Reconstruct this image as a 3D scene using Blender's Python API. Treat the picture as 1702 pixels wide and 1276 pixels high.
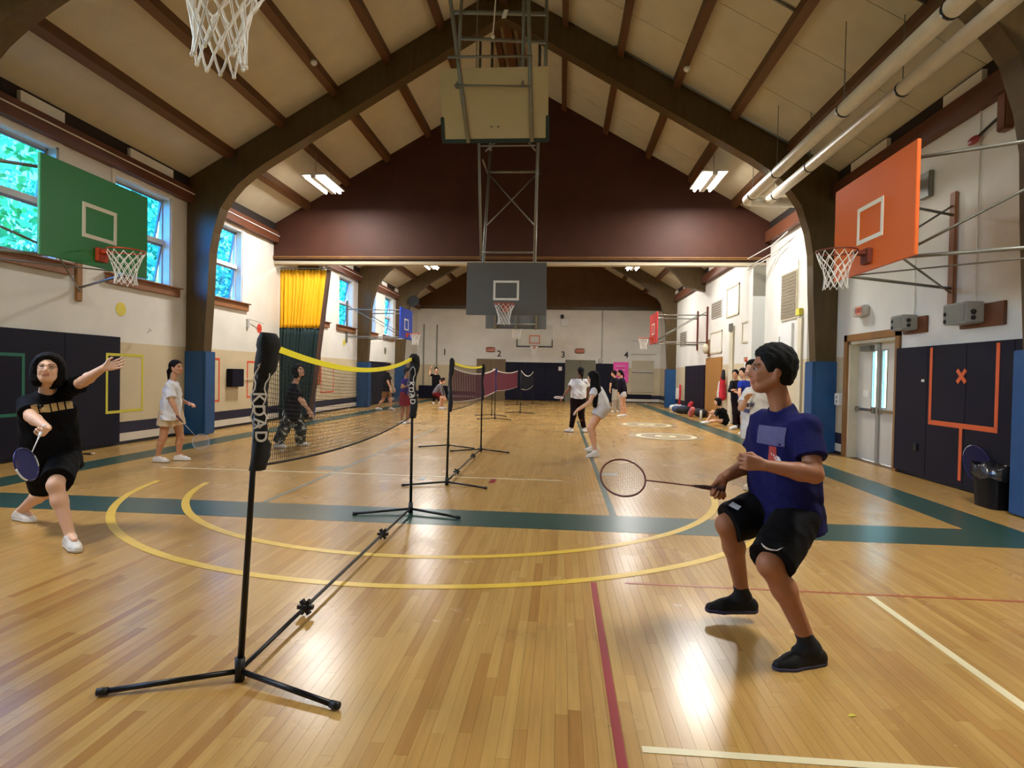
import bpy, bmesh, math, random
import numpy as np
from mathutils import Vector, Matrix
from mathutils.bvhtree import BVHTree
random.seed(7); rng = np.random.default_rng(7)
for o in list(bpy.data.objects): bpy.data.objects.remove(o)
S = bpy.context.scene; COL = S.collection; PI = math.pi

# ---------------------------------------------------------------- camera
YAW, PITCH, ROLL, CAMH, FPX = .0812, -.0168, .0190, 1.5, 978.0
fw = Vector((-math.sin(YAW)*math.cos(PITCH), math.cos(YAW)*math.cos(PITCH), math.sin(PITCH)))
r0 = Vector((math.cos(YAW), math.sin(YAW), 0)); u0 = r0.cross(fw)
rt = math.cos(ROLL)*r0 + math.sin(ROLL)*u0; up = -math.sin(ROLL)*r0 + math.cos(ROLL)*u0
cd = bpy.data.cameras.new('camera'); cam = bpy.data.objects.new('camera', cd); COL.objects.link(cam)
cd.sensor_fit = 'HORIZONTAL'; cd.sensor_width = 36; cd.lens = FPX/1702*36; cd.clip_start = .05; cd.clip_end = 300
cam.matrix_world = Matrix(((rt.x, up.x, -fw.x, 0), (rt.y, up.y, -fw.y, 0), (rt.z, up.z, -fw.z, CAMH), (0, 0, 0, 1)))
S.camera = cam

# ---------------------------------------------------------------- world, exposure
W = bpy.data.worlds.new('sky'); S.world = W; W.use_nodes = True
nt = W.node_tree; nt.nodes.clear()
sk = nt.nodes.new('ShaderNodeTexSky'); sk.sky_type = 'NISHITA'; sk.sun_disc = False
sk.sun_elevation = math.radians(42); sk.sun_rotation = math.radians(70); sk.air_density = 1.3; sk.dust_density = 1.6
bg = nt.nodes.new('ShaderNodeBackground'); bg.inputs[1].default_value = 4.0
ow = nt.nodes.new('ShaderNodeOutputWorld')
nt.links.new(sk.outputs[0], bg.inputs[0]); nt.links.new(bg.outputs[0], ow.inputs[0])
S.view_settings.view_transform = 'Standard'; S.view_settings.look = 'None'
S.view_settings.gamma = 1; S.view_settings.use_curve_mapping = False
S.view_settings.exposure = 0.05
LAMP_W = 275.0        # watts of one twin-tube ceiling fixture

# ---------------------------------------------------------------- room dimensions (metres)
XL, XR, XC = -8.40, 5.65, -1.37        # side walls, ridge line
YB, YE = -6.0, 34.0                    # wall behind the camera, far wall
EAVE, SLOPE = 5.74, .575
YP = 16.6                              # partition between the two halls
ARCHES = [-4.2, 1.4, 6.85, 12.6, 18.2, 23.8, 29.4]
def roof_z(x): return EAVE + SLOPE*(7.03 - abs(x - XC))

# ---------------------------------------------------------------- materials
def lin(c):
    return tuple((v/255/12.92 if v/255 <= .04045 else ((v/255+.055)/1.055)**2.4) for v in c) + (1,)
MATS = {}
def mat(name, rgb, rough=.5, var=0., scale=4., bump=0., bscale=40., metal=0., spec=.5, coat=0., stretch=None, alpha=1.):
    if name in MATS: return MATS[name]
    m = bpy.data.materials.new(name); m.use_nodes = True; n = m.node_tree; N = n.nodes; L = n.links
    b = N['Principled BSDF']; c = lin(rgb)
    b.inputs['Base Color'].default_value = c; b.inputs['Roughness'].default_value = rough
    b.inputs['Metallic'].default_value = metal; b.inputs['Specular IOR Level'].default_value = spec
    b.inputs['Coat Weight'].default_value = coat; b.inputs['Coat Roughness'].default_value = .15
    b.inputs['Alpha'].default_value = alpha
    if var or bump:
        tc = N.new('ShaderNodeTexCoord'); mp = N.new('ShaderNodeMapping'); L.new(tc.outputs['Object'], mp.inputs[0])
        if stretch: mp.inputs['Scale'].default_value = stretch
    if var:
        t = N.new('ShaderNodeTexNoise'); t.inputs['Scale'].default_value = scale; t.inputs['Detail'].default_value = 4
        L.new(mp.outputs[0], t.inputs[0])
        r = N.new('ShaderNodeValToRGB'); e = r.color_ramp.elements
        e[0].position = .3; e[1].position = .7
        e[0].color = tuple(max(0, v*(1-var)) for v in c[:3]) + (1,); e[1].color = tuple(min(1, v*(1+var)) for v in c[:3]) + (1,)
        L.new(t.outputs[0], r.inputs[0]); L.new(r.outputs[0], b.inputs['Base Color'])
    if bump:
        t2 = N.new('ShaderNodeTexNoise'); t2.inputs['Scale'].default_value = bscale; t2.inputs['Detail'].default_value = 3
        L.new(mp.outputs[0], t2.inputs[0])
        bp = N.new('ShaderNodeBump'); bp.inputs['Strength'].default_value = bump; bp.inputs['Distance'].default_value = .01
        L.new(t2.outputs[0], bp.inputs['Height']); L.new(bp.outputs[0], b.inputs['Normal'])
    MATS[name] = m; return m
def bands(m, stops):
    """horizontal paint bands on a wall: stops = [(z, rgb), ...] from the floor up (constant ramp over 0..8 m)"""
    n = m.node_tree; N = n.nodes; L = n.links; b = N['Principled BSDF']
    g = N.new('ShaderNodeNewGeometry'); sp = N.new('ShaderNodeSeparateXYZ'); L.new(g.outputs['Position'], sp.inputs[0])
    d = N.new('ShaderNodeMath'); d.operation = 'DIVIDE'; d.inputs[1].default_value = 8; L.new(sp.outputs[2], d.inputs[0])
    r = N.new('ShaderNodeValToRGB'); r.color_ramp.interpolation = 'CONSTANT'; e = r.color_ramp.elements
    e[0].position = 0; e[0].color = lin(stops[0][1]); e[1].position = stops[1][0]/8; e[1].color = lin(stops[1][1])
    for z, c in stops[2:]: k = e.new(z/8); k.color = lin(c)
    t = N.new('ShaderNodeTexNoise'); t.inputs['Scale'].default_value = 1.3; t.inputs['Detail'].default_value = 6
    L.new(g.outputs['Position'], t.inputs[0])
    mr = N.new('ShaderNodeMapRange'); mr.inputs[1].default_value = .3; mr.inputs[2].default_value = .7; mr.inputs[3].default_value = .9; mr.inputs[4].default_value = 1.03
    L.new(t.outputs[0], mr.inputs[0])
    mx = N.new('ShaderNodeMix'); mx.data_type = 'RGBA'; mx.blend_type = 'MULTIPLY'; mx.inputs[0].default_value = 1
    L.new(d.outputs[0], r.inputs[0]); L.new(r.outputs[0], mx.inputs[6]); L.new(mr.outputs[0], mx.inputs[7]); L.new(mx.outputs[2], b.inputs['Base Color'])
def emat(name, rgb, strength):
    m = bpy.data.materials.new(name); m.use_nodes = True; b = m.node_tree.nodes['Principled BSDF']
    b.inputs['Base Color'].default_value = lin(rgb); b.inputs['Emission Color'].default_value = lin(rgb); b.inputs['Emission Strength'].default_value = strength
    MATS[name] = m; return m
def thinmat(name, rgb, see=.5, rough=.1, gloss=.08):
    """thin see-through sheet: tinted transparency, a little gloss"""
    m = bpy.data.materials.new(name); m.use_nodes = True; n = m.node_tree; N = n.nodes; N.clear()
    t = N.new('ShaderNodeBsdfTransparent'); t.inputs[0].default_value = lin(rgb)
    d = N.new('ShaderNodeBsdfDiffuse'); d.inputs[0].default_value = lin(rgb)
    g = N.new('ShaderNodeBsdfGlossy'); g.inputs['Roughness'].default_value = rough
    a = N.new('ShaderNodeMixShader'); a.inputs[0].default_value = see; b = N.new('ShaderNodeMixShader'); b.inputs[0].default_value = gloss
    o = N.new('ShaderNodeOutputMaterial')
    n.links.new(d.outputs[0], a.inputs[1]); n.links.new(t.outputs[0], a.inputs[2]); n.links.new(a.outputs[0], b.inputs[1]); n.links.new(g.outputs[0], b.inputs[2]); n.links.new(b.outputs[0], o.inputs[0])
    MATS[name] = m; return m

# ---------------------------------------------------------------- mesh helpers
class MB:
    def __init__(s): s.v = []; s.f = []
    def add(s, vs, fs):
        k = len(s.v); s.v += [tuple(v) for v in vs]; s.f += [tuple(i+k for i in f) for f in fs]; return s
    def box(s, a, b):
        (x0, y0, z0), (x1, y1, z1) = [(min(p, q)) for p, q in zip(a, b)], [(max(p, q)) for p, q in zip(a, b)]
        return s.add([(x0,y0,z0),(x1,y0,z0),(x1,y1,z0),(x0,y1,z0),(x0,y0,z1),(x1,y0,z1),(x1,y1,z1),(x0,y1,z1)],
                     [(0,3,2,1),(4,5,6,7),(0,1,5,4),(1,2,6,5),(2,3,7,6),(3,0,4,7)])
    def obox(s, c, ax, h):
        """oriented box: centre, three axis vectors, three half sizes"""
        c = Vector(c); A = [Vector(a).normalized()*k for a, k in zip(ax, h)]
        vs = [c + A[0]*i + A[1]*j + A[2]*k for k in (-1, 1) for i, j in ((-1,-1),(1,-1),(1,1),(-1,1))]
        return s.add(vs, [(0,3,2,1),(4,5,6,7),(0,1,5,4),(1,2,6,5),(2,3,7,6),(3,0,4,7)])
    def tube(s, pts, r, n=8, closed=False, cap=True):
        P = [Vector(p) for p in pts]; m = len(P); rr = r if isinstance(r, (list, tuple)) else [r]*m
        k0 = len(s.v); prev = None
        for i, p in enumerate(P):
            if closed: d = P[(i+1) % m] - P[i-1]
            else: d = P[min(i+1, m-1)] - P[max(i-1, 0)]
            d.normalize()
            a = prev - d*prev.dot(d) if prev is not None else d.cross(Vector((0,0,1)) if abs(d.z) < .9 else Vector((1,0,0)))
            if a.length < 1e-6: a = d.orthogonal()
            a.normalize(); prev = a; b = d.cross(a)
            for j in range(n):
                t = 2*PI*j/n; s.v.append(tuple(p + (a*math.cos(t) + b*math.sin(t))*rr[i]))
        for i in range(m if closed else m-1):
            for j in range(n):
                A = k0+i*n; B = k0+((i+1) % m)*n
                s.f.append((A+j, A+(j+1) % n, B+(j+1) % n, B+j))
        if cap and not closed:
            s.f.append(tuple(k0+j for j in range(n))[::-1]); s.f.append(tuple(k0+(m-1)*n+j for j in range(n)))
        return s
    def prism(s, poly, axis, a, b):
        """polygon extruded along an axis; poly holds the other two coordinates in x,y,z order"""
        def P(q, t):
            l = list(q); l.insert(axis, t); return tuple(l)
        n = len(poly)
        return s.add([P(q, a) for q in poly] + [P(q, b) for q in poly],
                     [tuple(range(n))[::-1], tuple(range(n, 2*n))] + [(i, (i+1) % n, n+(i+1) % n, n+i) for i in range(n)])
    def sphere(s, c, r, nu=12, nv=8, ax=None):
        rx, ry, rz = r if isinstance(r, (tuple, list)) else (r, r, r); vs = []; fs = []
        A = [Vector(a) for a in (ax or ((1,0,0),(0,1,0),(0,0,1)))]; c = Vector(c)
        for i in range(nv+1):
            p = PI*i/nv
            for j in range(nu):
                t = 2*PI*j/nu; vs.append(c + A[0]*(rx*math.sin(p)*math.cos(t)) + A[1]*(ry*math.sin(p)*math.sin(t)) + A[2]*(rz*math.cos(p)))
        for i in range(nv):
            for j in range(nu): fs.append((i*nu+j, (i+1)*nu+j, (i+1)*nu+(j+1) % nu, i*nu+(j+1) % nu))
        return s.add(vs, fs)
    def build(s, name, m, parent=None, smooth=False, bevel=0.):
        me = bpy.data.meshes.new(name); me.from_pydata(s.v, [], s.f); me.validate(); me.update()
        return link(name, me, m, parent, smooth, bevel)
def link(name, me, m, parent=None, smooth=False, bevel=0.):
    if bevel:
        bm = bmesh.new(); bm.from_mesh(me); bmesh.ops.recalc_face_normals(bm, faces=bm.faces[:])
        bmesh.ops.bevel(bm, geom=[e for e in bm.edges if e.is_manifold and e.calc_face_angle(0) > .6], offset=bevel, segments=2, affect='EDGES', clamp_overlap=True)
        bm.to_mesh(me); bm.free()
    else:
        bm = bmesh.new(); bm.from_mesh(me); bmesh.ops.recalc_face_normals(bm, faces=bm.faces[:]); bm.to_mesh(me); bm.free()
    o = bpy.data.objects.new(name, me); COL.objects.link(o)
    if m: me.materials.append(m if not isinstance(m, str) else MATS[m])
    if smooth:
        me.polygons.foreach_set('use_smooth', [True]*len(me.polygons))
        if smooth == 'auto': me.set_sharp_from_angle(angle=.7)
    if parent: attach(o, parent)
    return o
def attach(o, p):
    M = p.matrix_basis.copy() if p.parent is None else p.parent.matrix_basis @ p.matrix_parent_inverse @ p.matrix_basis
    o.parent = p; o.matrix_parent_inverse = M.inverted()
def thing(name, label, cat, loc, group=None):
    o = bpy.data.objects.new(name, None); COL.objects.link(o); o.location = loc; o.empty_display_size = .1
    return tag(o, label, cat, group)
def tag(o, label=None, cat=None, group=None, kind=None):
    if label: o['label'] = label
    if cat: o['category'] = cat
    if group: o['group'] = group
    if kind: o['kind'] = kind
    return o
def struct(o, label=None): return tag(o, label, kind='structure')
def text_mesh(txt, size, thick, m, name, loc, right, upv, parent=None, align='CENTER'):
    cu = bpy.data.curves.new(name, 'FONT'); cu.body = txt; cu.size = size; cu.extrude = thick; cu.offset = size*.018; cu.align_x = align; cu.align_y = 'CENTER'
    t = bpy.data.objects.new(name, cu); COL.objects.link(t); bpy.context.view_layer.update()
    me = bpy.data.meshes.new_from_object(t.evaluated_get(bpy.context.evaluated_depsgraph_get())); bpy.data.objects.remove(t)
    R = Vector(right).normalized(); U = Vector(upv).normalized(); Nn = R.cross(U)
    me.transform(Matrix(((R.x, U.x, Nn.x, loc[0]), (R.y, U.y, Nn.y, loc[1]), (R.z, U.z, Nn.z, loc[2]), (0,0,0,1))))
    me.materials.clear(); return link(name, me, m, parent)

# palette
mat('white_paint', (226,222,212), .6, .05, 3, .15, 30); mat('white_metal', (225,225,222), .45); mat('trim_cream', (205,196,170), .5, .06)
mat('arch_wood', (78,60,28), .42, .18, 2, stretch=(6,6,1)); mat('purlin_wood', (92,58,30), .5, .15, 3, stretch=(6,.6,6))
mat('panel_beige', (194,184,160), .75, .06, 2.5, .3, 25); mat('gable_brown', (66,34,21), .6, .12, 2, spec=.3); mat('beam_brown', (96,52,30), .5, .15, 3, stretch=(4,.5,4))
mat('dark_gap', (34,24,18), .8); mat('sill_wood', (140,92,58), .5, .15, 3); mat('rail_beige', (178,164,138), .4); mat('navy_mat', (10,12,33), .5, .15, 1.5, .1, 20, spec=.22)
mat('blue_pad', (22,74,124), .45, .12, 3, .15, 15); mat('black_rubber', (16,15,16), .6); mat('black_metal', (20,19,20), .35, metal=.3); mat('grey_steel', (132,132,124), .4, .08, 5, metal=.6)
mat('pipe_white', (214,208,190), .45, .06, 6); mat('chrome', (190,190,186), .25, metal=1.); mat('oak_trim', (140,98,50), .5, .15, 4, stretch=(1,1,.3)); mat('oak_door', (168,118,58), .45, .15, 3, stretch=(1,4,.3))
mat('net_white', (232,230,222), .7); mat('rope_black', (22,20,20), .8)

# ================================================================ FLOOR
def plank_mat(name, random_socket):
    m = bpy.data.materials.new(name); m.use_nodes = True; n = m.node_tree; N = n.nodes; L = n.links; b = N['Principled BSDF']
    if random_socket == 'object': t = N.new('ShaderNodeObjectInfo'); out = t.outputs['Random']
    else: t = N.new('ShaderNodeAttribute'); t.attribute_name = 'tone'; out = t.outputs['Fac']
    r = N.new('ShaderNodeValToRGB'); e = r.color_ramp.elements
    soft = random_socket != 'object'
    for k, (p, c) in enumerate([(0., (174,133,71)), (.2, (179,139,76)), (.55, (182,143,79)), (.85, (186,147,83)), (1., (177,136,74))] if soft else [(0., (160,116,60)), (.2, (175,134,72)), (.55, (182,143,79)), (.85, (188,150,85)), (1., (174,130,70))]):
        q = e[k] if k < 2 else e.new(p); q.position = p; q.color = lin(c)
    L.new(out, r.inputs[0])
    g = N.new('ShaderNodeNewGeometry'); mp = N.new('ShaderNodeMapping'); mp.inputs['Scale'].default_value = (45, 2.2, 1); L.new(g.outputs['Position'], mp.inputs[0])
    nz = N.new('ShaderNodeTexNoise'); nz.inputs['Scale'].default_value = 1; nz.inputs['Detail'].default_value = 5; L.new(mp.outputs[0], nz.inputs[0])
    mr = N.new('ShaderNodeMapRange'); mr.inputs[1].default_value = .3; mr.inputs[2].default_value = .7; mr.inputs[3].default_value = .9; mr.inputs[4].default_value = 1.08; L.new(nz.outputs[0], mr.inputs[0])
    mx = N.new('ShaderNodeMix'); mx.data_type = 'RGBA'; mx.blend_type = 'MULTIPLY'; mx.inputs[0].default_value = 1
    L.new(r.outputs[0], mx.inputs[6]); L.new(mr.outputs[0], mx.inputs[7]); L.new(mx.outputs[2], b.inputs['Base Color'])
    n2 = N.new('ShaderNodeTexNoise'); n2.inputs['Scale'].default_value = 1.1; n2.inputs['Detail'].default_value = 6; L.new(g.outputs['Position'], n2.inputs[0])
    m2 = N.new('ShaderNodeMapRange'); m2.inputs[1].default_value = .3; m2.inputs[2].default_value = .7; m2.inputs[3].default_value = .2; m2.inputs[4].default_value = .3; L.new(n2.outputs[0], m2.inputs[0]); L.new(m2.outputs[0], b.inputs['Roughness'])
    n3 = N.new('ShaderNodeTexNoise'); n3.inputs['Scale'].default_value = 9; n3.inputs['Detail'].default_value = 2; L.new(g.outputs['Position'], n3.inputs[0])
    bp = N.new('ShaderNodeBump'); bp.inputs['Strength'].default_value = .01; bp.inputs['Distance'].default_value = .02; L.new(n3.outputs[0], bp.inputs['Height']); L.new(bp.outputs[0], b.inputs['Normal'])
    b.inputs['Specular IOR Level'].default_value = .5
    MATS[name] = m
plank_mat('maple_plank', 'object'); plank_mat('maple_plank_field', 'attr'); mat('subfloor', (92,64,34), .7)
floor = struct(MB().box((XL-.3, YB-.3, -.2), (XR+.3, YE+.3, -.004)).build('floor', 'subfloor'), 'golden maple strip floor of the gymnasium')
PW = .0572; GAP = .0005
planks = []
nrow = int((XR-XL)/PW)
for i in range(nrow):
    y = YB - random.random()*1.3
    while y < YE:
        ln = random.choice((.55,.7,.9,1.1,1.3,1.6,1.9)); planks.append((XL+i*PW, max(y, YB), min(y+ln, YE))); y += ln
def in_view(x, y):
    d = Vector((x, y, -CAMH)); z = d.dot(fw)
    if z < .5: return False
    return abs(FPX*d.dot(rt)/z) < 851 and abs(FPX*d.dot(up)/z) < 638
vis = [(Vector((x+PW/2, (a+b)/2, 0)).length, k) for k, (x, a, b) in enumerate(planks) if any(in_view(x+PW/2, a+(b-a)*t) for t in (.15, .5, .85))]
near = set(k for _, k in sorted(vis)[:300])
unit = bpy.data.meshes.new('plank')
q = MB().box((0, 0, -.008), (1, 1, 0)); unit.from_pydata(q.v, [], [q.f[1], q.f[2], q.f[3], q.f[4], q.f[5]]); unit.materials.append(MATS['maple_plank'])
for k in sorted(near):
    x, a, b = planks[k]; o = bpy.data.objects.new('plank', unit); COL.objects.link(o)
    o.location = (x+GAP, a+GAP, 0); o.scale = (PW-2*GAP, b-a-2*GAP, 1); o.parent = floor
V = []; Fc = []; tone = []
for k, (x, a, b) in enumerate(planks):
    if k in near: continue
    n = len(V); x0, x1, y0, y1 = x+GAP, x+PW-GAP, a+GAP, b-GAP
    V += [(x0,y0,-.008),(x1,y0,-.008),(x1,y1,-.008),(x0,y1,-.008),(x0,y0,0),(x1,y0,0),(x1,y1,0),(x0,y1,0)]
    Fc += [(n+4,n+5,n+6,n+7),(n,n+1,n+5,n+4),(n+1,n+2,n+6,n+5),(n+2,n+3,n+7,n+6),(n+3,n,n+4,n+7)]; tone += [random.random()]*5
me = bpy.data.meshes.new('plank_field'); me.from_pydata(V, [], Fc)
me.attributes.new('tone', 'FLOAT', 'FACE').data.foreach_set('value', tone)
pf = bpy.data.objects.new('plank_field', me); COL.objects.link(pf); me.materials.append(MATS['maple_plank_field']); pf.parent = floor; pf['kind'] = 'stuff'

# painted court lines (thin films of paint on the planks)
mat('line_green', (44,74,66), .3, .1, 2); mat('line_red', (146,44,46), .3, .05); mat('line_redthin', (166,84,58), .3); mat('line_white', (226,214,172), .35, .06); mat('line_yellow', (222,184,66), .32, .08, 6); mat('line_grey', (112,112,88), .35); mat('line_brown', (150,124,84), .35)
LZ = [0]
def line(x0, x1, y0, y1, m, name='court_line'):
    LZ[0] += .00012; MB().box((x0, y0, .0002), (x1, y1, .0008+LZ[0])).build(name, m, floor)
def ring(cx, cy, r0, r1, m, a0=0, a1=2*PI, n=96, name='court_circle'):
    LZ[0] += .00012; z = .0008+LZ[0]; b = MB()
    vs = []; fs = []
    for i in range(n+1):
        t = a0+(a1-a0)*i/n
        vs += [(cx+r0*math.cos(t), cy+r0*math.sin(t), z), (cx+r1*math.cos(t), cy+r1*math.sin(t), z)]
        if i: fs.append((2*i-2, 2*i-1, 2*i+1, 2*i))
    b.add(vs, fs).build(name, m, floor)
line(.565, .635, 6.36, 19.5, 'line_green'); line(.635, .9, 8.95, 9.15, 'line_grey')
line(-3.335, -3.27, 6.36, 15.5, 'line_grey'); line(-3.7, -3.335, 8.62, 8.95, 'line_grey')
line(-7.36, 4.70, 5.70, 6.36, 'line_green'); line(4.15, 4.70, 6.36, 33, 'line_green'); line(-7.36, -6.81, 6.36, 33, 'line_green')
line(-5.95, .07, 8.35, 8.39, 'line_white'); line(-5.6, -2.6, 16.3, 16.33, 'line_white')
line(.25, .29, -3, 4.28, 'line_red'); line(.5, 5.2, 4.288, 4.312, 'line_redthin')
line(2.155, 2.205, -2, 4.26, 'line_white'); line(.36, 2.155, 2.36, 2.40, 'line_white')
line(-.95, -.87, 8.0, 8.3, 'line_red'); line(-1.95, -1.87, 8.05, 8.3, 'line_grey')
ring(-1.335, 7.99, 3.94, 4.02, 'line_yellow', PI*1.05, PI*1.97, n=128); ring(-1.335, 7.99, 3.27, 3.35, 'line_yellow', PI*1.06, PI*1.96, n=128)
for cx, cy in ((2.72, 18.6), (2.7, 15.15)):
    ring(cx, cy, .80, .93, 'line_brown'); ring(cx, cy, .62, .76, 'line_white'); ring(cx, cy, .30, .60, 'line_brown'); ring(cx, cy, .12, .28, 'line_white')

# ================================================================ WALLS
mat('wall_paint', (226,222,212), .6, 0, 3, .25, 14)
bands(MATS['wall_paint'], [(0, (26,24,28)), (.06, (214,206,190)), (.19, (26,26,52)), (.41, (206,190,156)), (1.94, (224,221,212))])
WT = .3
def wall(name, boxes, label, m='wall_paint'):
    b = MB()
    for a, c in boxes: b.box(a, c)
    return struct(b.build(name, m), label)
# windows: (y0, y1)
WINS = [(-4.6,-2.9),(-1.6,.1),(1.9,3.6),(4.7,6.4),(7.5,9.2),(10.45,12.05),(13.3,14.9),(18.95,20.45),(21.7,23.2),(24.65,26.15),(27.5,28.9)]
WZ0, WZ1 = 3.24, 5.12
bx = [((XL-WT, YB-.3, 0), (XL, YE+.3, WZ0)), ((XL-WT, YB-.3, WZ1), (XL, YE+.3, 5.78))]
yy = YB-.3
for a, b in WINS: bx.append(((XL-WT, yy, WZ0), (XL, a, WZ1))); yy = b
bx.append(((XL-WT, yy, WZ0), (XL, YE+.3, WZ1)))
wall_left = wall('wall_left', bx, 'white and cream painted side wall with high windows')
# right wall with the doorway (y 10.42..12.05, z 0..2.26) and the grille recess
DY0, DY1, DZ = 10.42, 12.08, 2.26
wall('wall_right', [((XR, YB-.3, 0), (XR+WT, DY0, 5.78)), ((XR, DY1, 0), (XR+WT, YE+.3, 5.78)), ((XR, DY0, DZ), (XR+WT, DY1, 5.78))], 'white and cream painted side wall with the double doors')
wall('wall_back', [((XL, YE, 0), (XR, YE+.3, 5.3))], 'white far end wall of the second hall')
wall('wall_front', [((XL, YB-.3, 0), (XR, YB, 5.74))], 'white end wall behind the camera')
def gable(name, y0, y1, zb, m, label):
    return struct(MB().prism([(XL, zb), (XR, zb), (XR, EAVE+.02), (XC, EAVE+7.03*SLOPE+.02), (XL, EAVE+.02)], 1, y0, y1).build(name, m), label)
mat('gable_olive', (88,60,32), .6, .12, 2, spec=.3)
gable('wall_gable_far', YE-.05, YE+.3, 5.3, 'gable_olive', 'dark brown gable above the far end wall')
gable('wall_gable_front', YB-.3, YB, 5.74, 'gable_brown', 'dark brown gable behind the camera')
gable('wall_partition', YP, YP+.28, 4.83, 'gable_brown', 'dark red-brown gable partition between the two halls')
hd = struct(MB().box((XL, YP-.02, 4.70), (XR, YP+.3, 4.84)).build('trim_1', 'gable_brown'), 'brown header board under the gable partition')
MB().box((XL, YP-.05, 4.775), (XR, YP-.02, 4.80)).build('moulding', 'oak_trim', hd); MB().box((XL, YP-.05, 4.735), (XR, YP-.02, 4.75)).build('moulding', 'oak_trim', hd)
struct(MB().box((XL, YP+.02, 4.585), (XR, YP+.26, 4.68)).build('trim_2', 'rail_beige'), 'beige steel curtain track under the brown header')
struct(MB().box((XL, YE-.09, 5.24), (XR, YE-.04, 5.44)).build('trim_3', 'arch_wood'), 'olive board under the far gable')
# partition nib on the right, grey upper part
nib = struct(MB().box((5.2, YP-.05, 0), (XR, YP+.3, 4.585)).build('wall_partition_nib', 'wall_paint'), 'narrow painted return of the partition at the right wall')
mat('grey_paint', (120,116,104), .6); MB().box((5.19, YP-.06, 3.75), (XR-.001, YP-.05, 4.585)).build('grey_panel', 'grey_paint', nib); MB().box((5.192, YP-.058, .42), (XR-.001, YP-.05, 3.75)).build('grey_panel', mat('pale_grey_paint', (186,188,184), .6), nib)
# right wall in front of the nib steps forward a little (service shaft)
struct(MB().box((5.52, 13.75, 0), (XR, YP-.06, 4.75)).build('wall_shaft', 'wall_paint'), 'shallow white shaft on the right wall before the partition')

# ================================================================ ARCHES
prof = [(.40, 0), (.42, 1.9), (.50, 3.3), (.53, 4.1), (.61, 4.55), (.78, 5.08), (.97, 5.36), (1.19, 5.61), (1.46, 5.83), (1.80, 6.06)]
TH = .30
def arch(y, k):
    inner = [(XL+d, z) for d, z in prof] + [(XC-.25, roof_z(XC-.25)-.66), (XC, roof_z(XC)-.70)]
    inner += [(2*XC-x, z) for x, z in inner[::-1][1:]]
    emb = y in (18.2, 23.8)                              # right leg of these two stands inside the wall
    if emb: inner = [p for p in inner if not (p[0] > XC and p[1] < 5.0)] + [(2*XC-XL-.45, 5.0), (2*XC-XL-.02, 4.9)]
    outer = [(XL, 0), (XL, EAVE-.01), (XC, roof_z(XC)-.01), (2*XC-XL, EAVE-.01), (2*XC-XL, 0)]
    L_ = [(XL, 0)] + [(XL+d, z) for d, z in prof]
    n = len(inner); vs = []; fs = []
    # matching outer points
    outm = []
    for x, z in inner:
        if z < 5.0: outm.append((XL if x < XC else 2*XC-XL, z))
        else: outm.append(((XL if abs(x-XL) < .8 else x) if x < XC else ((2*XC-XL) if abs(x-(2*XC-XL)) < .8 else x), None))
    outm = [(x, (min(roof_z(x)-.01, EAVE-.01 if abs(x-XL) < .01 or abs(x-(2*XC-XL)) < .01 else 99) if z is None else z)) for x, z in outm]
    for t in (y, y+TH):
        for (x, z), (X, Z) in zip(inner, outm): vs += [(x, t, z), (X, t, Z)]
    m2 = 2*n
    for i in range(n-1):
        a = 2*i
        fs += [(a, a+2, a+3, a+1), (m2+a, m2+a+1, m2+a+3, m2+a+2), (a, m2+a, m2+a+2, a+2), (a+1, a+3, m2+a+3, m2+a+1)]
    fs += [(0, 1, m2+1, m2), (2*n-2, m2+2*n-2, m2+2*n-1, 2*n-1)]
    o = tag(MB().add(vs, fs).build('timber_arch', 'arch_wood'), k, 'arch', 'timber arches of the hall', 'structure')
    del o['category']; o['kind'] = 'structure'
    o.name = 'trim_arch'
    pw = .45
    for x0, x1 in ((XL+.005, XL+.45), (2*XC-XL-pw, 2*XC-XL-.005)):
        b = MB().box((x0, y-.05, .015), (x1, y-.012, 1.88))
        b.box((x1 if x0 < XC else x0-.0, y-.05, .015), ((x1+.045) if x0 < XC else x0-.045, y+TH+.04, 1.88))
        if y < -2 or (emb and x0 > XC): continue
        pd = b.build('pillar_pad', 'blue_pad', o, bevel=.012)
    return o
for y, nm in zip(ARCHES, ('olive brown timber arch far behind the camera', 'olive brown timber arch just above the camera', 'nearest olive brown timber arch at the edges of the picture', 'curved olive brown timber arch in front of the gable partition', 'olive brown timber arch just behind the gable partition', 'olive brown timber arch beside the blue backboard', 'farthest olive brown timber arch near the end wall')):
    arch(y, nm)

# ================================================================ ROOF
roof = MB()
for sgn in (-1, 1):
    xe = XC+sgn*7.35
    vs = [(XC, YB-.3, roof_z(XC)+.06), (xe, YB-.3, roof_z(xe)+.06), (xe, YE+.3, roof_z(xe)+.06), (XC, YE+.3, roof_z(XC)+.06)]
    roof.add(vs+[(x, y, z+.25) for x, y, z in vs], [(0,1,2,3),(4,5,6,7),(0,1,5,4),(1,2,6,5),(2,3,7,6),(3,0,4,7)])
ceiling = struct(roof.build('ceiling', 'dark_gap'), 'pitched roof of beige panels between brown purlins')
PD = [1.03, 2.20, 3.37, 4.54, 5.70, 6.75]
def slopebox(d0, d1, y0, y1, lo, hi, sgn):
    """box lying along the roof slope: d = distance from the eave, lo/hi = offsets below the roof plane"""
    X = lambda d: XC+sgn*(7.03-d)
    Z = lambda d, o: EAVE+SLOPE*d+o
    vs = [(X(d), y, Z(d, o)) for y in (y0, y1) for d, o in ((d0, lo), (d1, lo), (d1, hi), (d0, hi))]
    return vs, [(0,1,2,3),(7,6,5,4),(0,4,5,1),(1,5,6,2),(2,6,7,3),(3,7,4,0)]
bays = [YB] + [a+TH/2 for a in ARCHES] + [YE]
edges = [-.05] + PD + [7.03]
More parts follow.
